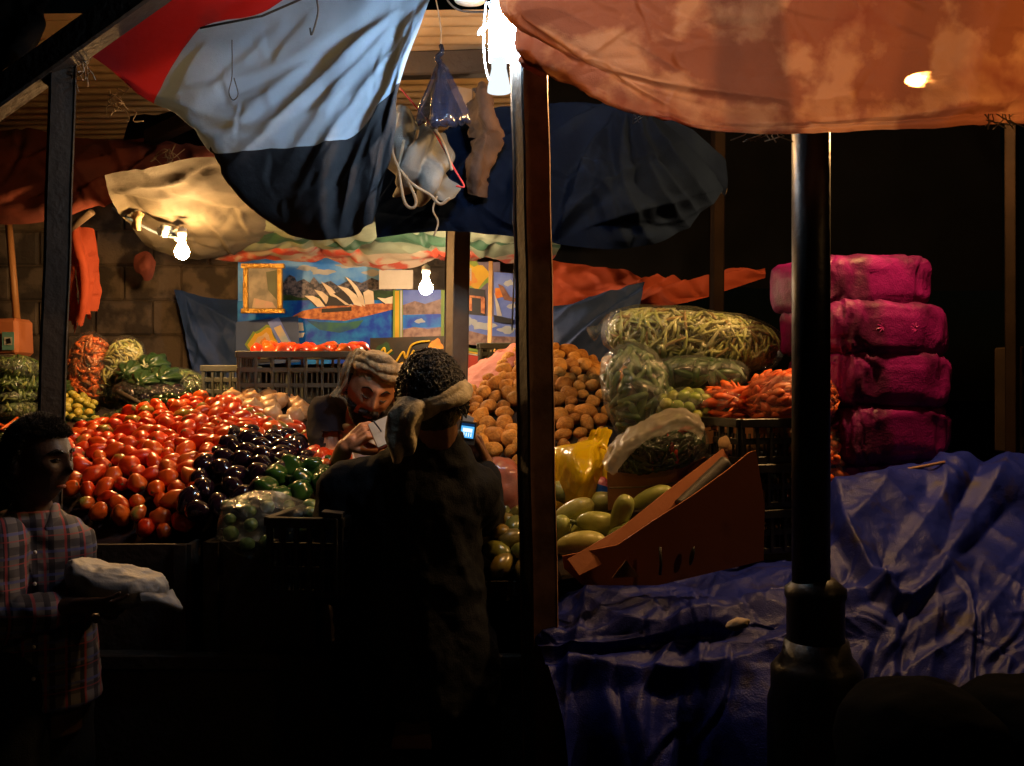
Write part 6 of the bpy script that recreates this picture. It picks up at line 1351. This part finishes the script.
mb.loft([((xc(415), 2.79, .72), .225, .165, 0), ((xc(415), 2.79, .85), .22, .16, 0), ((xc(408), 2.785, 1.0), .20, .15, 0), ((xc(408), 2.78, 1.18), .19, .14, 0), ((xc(410), 2.77, 1.30), .195, .12, 0), ((xc(416), 2.765, 1.365), .165, .095, 0), ((xc(426), 2.76, 1.41), .11, .075, 0), ((xc(433), 2.755, 1.455), .072, .062, 0)])
mb.caps(P(420, 470, 2.76), s1 + Vector((.01, 0, .012)), .062, .066); mb.caps(P(440, 470, 2.76), s2_ + Vector((-.01, 0, .012)), .062, .062); mb.caps(s1, e1, .074, .064); mb.caps(e1, e1.lerp(w1, .8), .062, .05); mb.caps(s2_ + Vector((-.01, 0, 0)), e2_, .072, .062); mb.caps(e2_, e2_.lerp(w2, .72), .06, .046)
V, f = remesh(mb, .0085, 3, lambda V: .017 * crump(np.stack([V[:, 0] * 7 + V[:, 2] * 4, V[:, 1] * 5, V[:, 2] * 5 - V[:, 0] * 2.5], 1), 3) + .006 * crump(V * 14, 2))
jkB = build('jacket', V, f, mk('jacketB', (.011, .013, .019), (.005, .006, .009), scale=10, rough=.85, bump=.35, weave=320, spec=.15), man)
mb = MB(); mb.tube([Vector((xc(433), 2.755, 1.44)) + Vector((math.cos(a) * .070, math.sin(a) * .062, .012 + .012 * math.sin(a))) for a in [PI * .9 + PI * 1.2 * i / 20 for i in range(21)]], .016, 8); mb.go('collar', M['jacketB'], jkB)
for sx in (-1, 1):
    hx = xc(415) + sx * .09; mb = MB(); mb.caps((hx, 2.79, .72), (hx + sx * .02, 2.77, .42), .115, .085); mb.caps((hx + sx * .02, 2.77, .42), (hx + sx * .03, 2.80, .11), .08, .065)
    V, f = remesh(mb, .012, 4, clothfn(.01, 7)); build('trouser_leg', V, f, M['jacketB'], man)
    mb = MB(); mb.caps((hx + sx * .03, 2.80, .05), (hx + sx * .04, 3.0, .04), .05, .038); build('shoe', mb.v, mb.f, M['blackplastic'], man)
# curls
def curls(c, M3, n, rad, seed, keep, ax=(.083, .103, .118), parent=None):
    g = random.Random(seed); mb = MB()
    for _ in range(n):
        d = Vector((g.gauss(0, 1), g.gauss(0, 1), g.gauss(0, 1))).normalized()
        if not keep(d): continue
        p = Vector(c) + M3 @ Vector((d.x * ax[0], d.y * ax[1], d.z * ax[2])) * g.uniform(.95, 1.07); nn = (M3 @ d)
        t = nn.orthogonal().normalized(); a = g.uniform(0, 6.28); t = t * math.cos(a) + nn.cross(t) * math.sin(a); b = nn.cross(t); r = rad * g.uniform(.6, 1.2)
        mb.tube([p + (t * math.cos(x) + b * math.sin(x)) * r + nn * (.004 * x / 2) for x in [i * .9 for i in range(7)]], [.0016, .0024, .0026, .0026, .0026, .0022, .001], 4, cap=False)
    return mb.go('hair', hairM, parent)
curls(h2, M2, 7500, .0085, 5, lambda d: d.z > -.18 - .25 * d.y * 0 or (d.y > .15 and d.z > -.5), parent=man)
mb = MB(); mb.ell(h2, (.081, .102, .116), M2, 40, 24, lambda d, q: q if d.z > -.2 or d.y > 0 else q * .9); mb.go('scalp', hairM, man)
# headband: cloth wound low round the head, tail with folds at the left
tb = mk('headclothB', (.50, .43, .30), (.30, .26, .19), scale=22, rough=.85, bump=.5, bscale=60, weave=300, contrast=.9, stain=((.13, .14, .14), 9, .60))
mb = MB(); Mb = M2 @ rotm(rx=-22) @ rotm(ry=20)
wrap(mb, Vector(h2) + M2 @ Vector((0, .004, -.002)), Mb, 3, 0, 0, -.022, .015, .0125, 2, ax=(.096, .116))
V, f = remesh(mb, .0042, 1, clothfn(.0025, 24)); build('headcloth', V, f, tb, man)
K = [[(398, 398, 2.66), (410, 398, 2.62), (422, 402, 2.60), (428, 410, 2.62)], [(392, 410, 2.64), (404, 412, 2.58), (418, 412, 2.57), (424, 420, 2.6)], [(388, 425, 2.63), (402, 430, 2.57), (412, 428, 2.57), (420, 436, 2.6)], [(387, 440, 2.63), (398, 444, 2.58), (408, 446, 2.58), (416, 448, 2.6)], [(390, 456, 2.63), (397, 462, 2.6), (406, 458, 2.6), (414, 450, 2.61)]]
sheet('headcloth_tail', K, tb, 50, 70, lambda U, V, S: .008 * np.sin(U * 10 + 7 * pn(S * 8)) * np.clip(V * 3 + .2, 0, 1) + .007 * crump(S * 14), parent=man)
# phone
pc = P(467, 433, 2.93); pq = rotm(rz=6) @ rotm(ry=8) @ rotm(rx=-8)
ph = empty('mobile_phone', pc - Vector((0, 0, .04)), 'small mobile phone with lit blue screen held by the man seen from behind', 'mobile phone')
pcs = MB().box(pc, (.050, .012, .068), pq).go('casing', mat('phonecase', (.10, .11, .12), rough=.3, metal=.5), ph, smooth=False)
MB().box(pc + pq @ Vector((0, -.0065, .006)), (.044, .003, .050), pq).go('bezel', M['blackplastic'], pcs, smooth=False)
mb = MB(); o = pc + pq @ Vector((0, -.0085, .006)); ms = [emis('screen_blue', (.10, .50, 1.0), 1.0), emis('screen_white', (.75, .92, 1.0), 1.3), emis('screen_dark', (.01, .05, .16), .5)]
mb.plate([o + pq @ Vector(p) for p in ((-.019, 0, -.021), (.019, 0, -.021), (.019, 0, .021), (-.019, 0, .021))], .001)
mb.cur = 1; mb.plate([o + pq @ Vector(p) for p in ((-.014, -.001, -.004), (.014, -.001, -.004), (.014, -.001, .007), (-.014, -.001, .007))], .0006)
for t in (-.011, -.004, .003, .010): mb.plate([o + pq @ Vector(p) for p in ((t, -.001, -.017), (t + .003, -.001, -.017), (t + .003, -.001, -.006), (t, -.001, -.006))], .0006)
mb.cur = 2; mb.plate([o + pq @ Vector(p) for p in ((-.019, -.001, .013), (.019, -.001, .013), (.019, -.001, .021), (-.019, -.001, .021))], .0006)
mb.go('screen', ms, ph, smooth=False)
mb = MB(); mb.tube([pc + Vector((-.016, 0, .03)), pc + Vector((-.013, 0, .065))], .003, 6); mb.go('antenna', M['blackplastic'], ph)
mb = MB(); mb.plate([P(458, 446, 3.0), P(462, 412, 3.0), P(474, 418, 3.0), P(470, 444, 3.0)], .006); mb.go('paper_slip', M['paper'], label='pale paper slip behind the mobile phone', cat='paper', smooth=False)

# ---------------- boy at the left
h3 = P(38, 462, 2.5); M3_ = rotm(rz=72) @ rotm(rx=4)
boy = empty('person', (P(28, 500, 2.5).x, 2.5, 0), 'boy in a plaid shirt in profile carrying a white paper parcel', 'person')
mb = MB(); headmesh(mb, h3, M3_, .93, 1.1); n3 = P(34, 512, 2.52); mb.caps(n3, Vector(h3) + M3_ @ Vector((0, .03, -.05)), .047, .045)
X = P(26, 500, 2.52).x; zz3 = lambda py: EYE - (py - 383) / F * 2.52
mb.loft([((X, 2.54, zz3(735)), .125, .09, .3), ((X, 2.54, zz3(640)), .12, .085, .3), ((X, 2.53, zz3(570)), .135, .085, .3), ((X + .01, 2.52, zz3(530)), .12, .07, .3), (n3, .045, .045, 0)])
sB, eB, wB = P(0, 545, 2.40), P(-5, 622, 2.36), P(72, 606, 2.36); sC, eC, wC = P(62, 540, 2.62), P(60, 612, 2.6), P(100, 606, 2.5)
mb.caps(sB, eB, .040, .034); mb.caps(eB, wB, .034, .023); mb.caps(sC, eC, .040, .034); mb.caps(eC, wC, .034, .023)
hand(mb, wB, frame((1, -.02, .03), (0, -.55, -.85)), .88, (8, 14, 10), 4, 42, side=1)
hand(mb, wC, frame((.8, -.5, .0), (.1, .6, -.8)), .88, (20, 20, 10), 4, 40, side=-1)
for sx in (-1, 1):
    p0 = Vector((X + sx * .02, 2.53 + sx * .07, .80)); p1 = Vector((X + .02 + sx * .03, 2.53 + sx * .08, .44)); p2 = Vector((X - .01 + sx * .06, 2.53 + sx * .085, .09)); mb.caps(p0, p1, .075, .055); mb.caps(p1, p2, .05, .034); mb.caps(p2 - Vector((.02, 0, .045)), p2 + Vector((.13, -.03, -.05)), .033, .027)
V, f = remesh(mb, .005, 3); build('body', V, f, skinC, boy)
mb = MB(); mb.loft([((X, 2.54, zz3(702)), .165, .12, .3), ((X, 2.54, zz3(640)), .155, .115, .3), ((X, 2.53, zz3(575)), .155, .11, .3), ((X + .005, 2.53, zz3(535)), .145, .095, .3), ((X + .01, 2.52, zz3(518)), .09, .07, .3), (n3 + Vector((0, 0, -.0)), .056, .056, 0)])
mb.caps(sB, eB, .062, .054); mb.caps(eB, eB.lerp(wB, .72), .050, .036); mb.caps(sC, eC, .060, .050); mb.caps(eC, eC.lerp(wC, .7), .048, .036)
V, f = remesh(mb, .007, 3, lambda V: .013 * crump(np.stack([V[:, 0] * 9 + V[:, 2] * 5, V[:, 1] * 6, V[:, 2] * 7 - V[:, 0] * 3], 1), 3))
def plaid():
    m = bpy.data.materials.new('plaid'); m.use_nodes = True; g = NT(m); b = g.n['Principled BSDF']; tc = g.new('ShaderNodeTexCoord'); sp = g.new('ShaderNodeSeparateXYZ'); g.link(tc.outputs['Object'], sp.inputs[0])
    dg = g.new('ShaderNodeMath', operation='ADD'); g.link(sp.outputs['X'], dg.inputs[0]); my = g.new('ShaderNodeMath', operation='MULTIPLY'); my.inputs[1].default_value = .75; g.link(sp.outputs['Y'], my.inputs[0]); g.link(my.outputs[0], dg.inputs[1])
    col = None; base = (.125, .12, .145, 1)
    def band(src, per, ph, width, c, prev, fac=.75):
        a = g.new('ShaderNodeMath', operation='MULTIPLY_ADD'); a.inputs[1].default_value = 1 / per; a.inputs[2].default_value = ph; g.link(src, a.inputs[0])
        f_ = g.new('ShaderNodeMath', operation='FRACT'); g.link(a.outputs[0], f_.inputs[0]); l = g.new('ShaderNodeMath', operation='LESS_THAN'); l.inputs[1].default_value = width; g.link(f_.outputs[0], l.inputs[0])
        s_ = g.new('ShaderNodeMath', operation='MULTIPLY'); s_.inputs[1].default_value = fac; g.link(l.outputs[0], s_.inputs[0])
        mx = g.new('ShaderNodeMixRGB'); mx.inputs['Color2'].default_value = (*c, 1); g.link(s_.outputs[0], mx.inputs['Fac'])
        if prev is None: mx.inputs['Color1'].default_value = base
        else: g.link(prev, mx.inputs['Color1'])
        return mx.outputs['Color']
    Z = sp.outputs['Z']; Xx = dg.outputs[0]
    col = band(Z, .052, 0, .36, (.03, .03, .05), None, .75); col = band(Xx, .046, .2, .36, (.012, .012, .03), col, .9)
    col = band(Z, .055, .45, .12, (.07, .09, .30), col); col = band(Xx, .06, .62, .12, (.28, .04, .06), col); col = band(Z, .055, .72, .06, (.3, .05, .07), col, .6)
    g.link(col, b.inputs['Base Color']); b.inputs['Roughness'].default_value = .85; return m
shb = build('shirt', V, f, plaid(), boy)
for s_, pts in ((1, [(.045, .02, .01), (.06, -.03, -.01), (.055, -.06, -.045)]), (-1, [(-.045, .0, .015), (-.03, -.05, -.005), (.015, -.075, -.045)])):
    A = cr_axis(np.array([[tuple(Vector(n3) + Vector(p))] for p in pts]), 10)[:, 0]; mbx = MB(); mbx.tube(A, [.013] * 9 + [.005], 8); build('collar', mbx.v, mbx.f, bpy.data.materials['plaid'], shb)
for k in range(5):
    mb = MB(); mb.ell(Vector((X + .075, 2.41 - .002 * k, zz3(545 + k * 30))), (.005, .004, .005), None, 8, 6); mb.go('button', M['ceramic'], shb)
mb = MB()
for sx in (-1, 1):
    p0 = Vector((X + sx * .02, 2.53 + sx * .07, .84)); p1 = Vector((X + .02 + sx * .03, 2.53 + sx * .08, .44)); p2 = Vector((X - .01 + sx * .06, 2.53 + sx * .085, .10)); mb.caps(p0 + Vector((0, 0, .02)), p1, .105, .08); mb.caps(p1, p2, .07, .06)
V, f = remesh(mb, .011, 4, clothfn(.008, 8)); build('trousers', V, f, M['jacketB'], boy)
def shorthair(g):
    while 1:
        d = Vector((g.gauss(0, 1), g.gauss(0, 1), g.gauss(0, 1))).normalized()
        if d.z > .60 or (d.z > -.35 and d.y > -.05 - .3 * d.z) : break
    return Vector(h3) + M3_ @ Vector((d.x * .074, d.y * .096, d.z * .117)) * .95, M3_ @ (d + Vector((0, -.4, .3)))
furry('hair', shorthair, 7000, .017, .0011, hairM, boy, 7)
mb = MB(); mb.ell(Vector(h3) + M3_ @ Vector((0, .010, .012)), (.0725, .088, .108), M3_, 40, 24, lambda d, q: q if d.z > .6 or d.y > 0 else q * .8); mb.go('scalp', hairM, boy)
for s_ in (-1, 1):
    facetube('eyebrow', [(s_ * .18, .28, .006), (s_ * .38, .34, .007), (s_ * .62, .27, .004)], .005, hairM, boy, h3, M3_, s=.93)
    facetube('eye', [(s_ * .26, .10, -.003), (s_ * .38, .11, -.001), (s_ * .48, .10, -.004)], .003, eyeW, boy, h3, M3_, s=.93)
    facetube('eyelash', [(s_ * .22, .115, -.001), (s_ * .38, .15, .003), (s_ * .54, .115, -.003)], .002, hairM, boy, h3, M3_, s=.93)
facetube('lips', [(-.22, -.49, .004), (0, -.48, .010), (.22, -.49, .004)], .0055, lip, boy, h3, M3_, s=.93)
# parcel
pa = empty('paper_parcel', P(120, 600, 2.42), 'crumpled white paper parcel carried on the boy\'s hands', 'parcel')
V, f = sup(P(118, 585, 2.44), (.11, .07, .036), rotm(ry=9), .6, .6, 80, 44, .016, 12, o=4); V = np.array(V); c_ = np.array(P(118, 585, 2.44))
V[:, 2] += np.where(V[:, 0] < c_[0] - .04, (c_[0] - .04 - V[:, 0]) * .35, 0); build('wrapping', V, f, mk('wrappaper', (.28, .30, .35), (.19, .21, .26), scale=10, rough=.6, bump=.5, bscale=25), pa)
sheet('loose_flap', [[P(140, 592, 2.38), P(160, 594, 2.38), P(172, 590, 2.4)], [P(142, 602, 2.36), P(162, 602, 2.36), P(182, 608, 2.38)], [P(150, 604, 2.37), P(166, 606, 2.37), P(178, 610, 2.38)]], M['wrappaper'], 20, 20, wr(.008, 20), parent=pa)
bpy.data.materials.remove(MATS0)
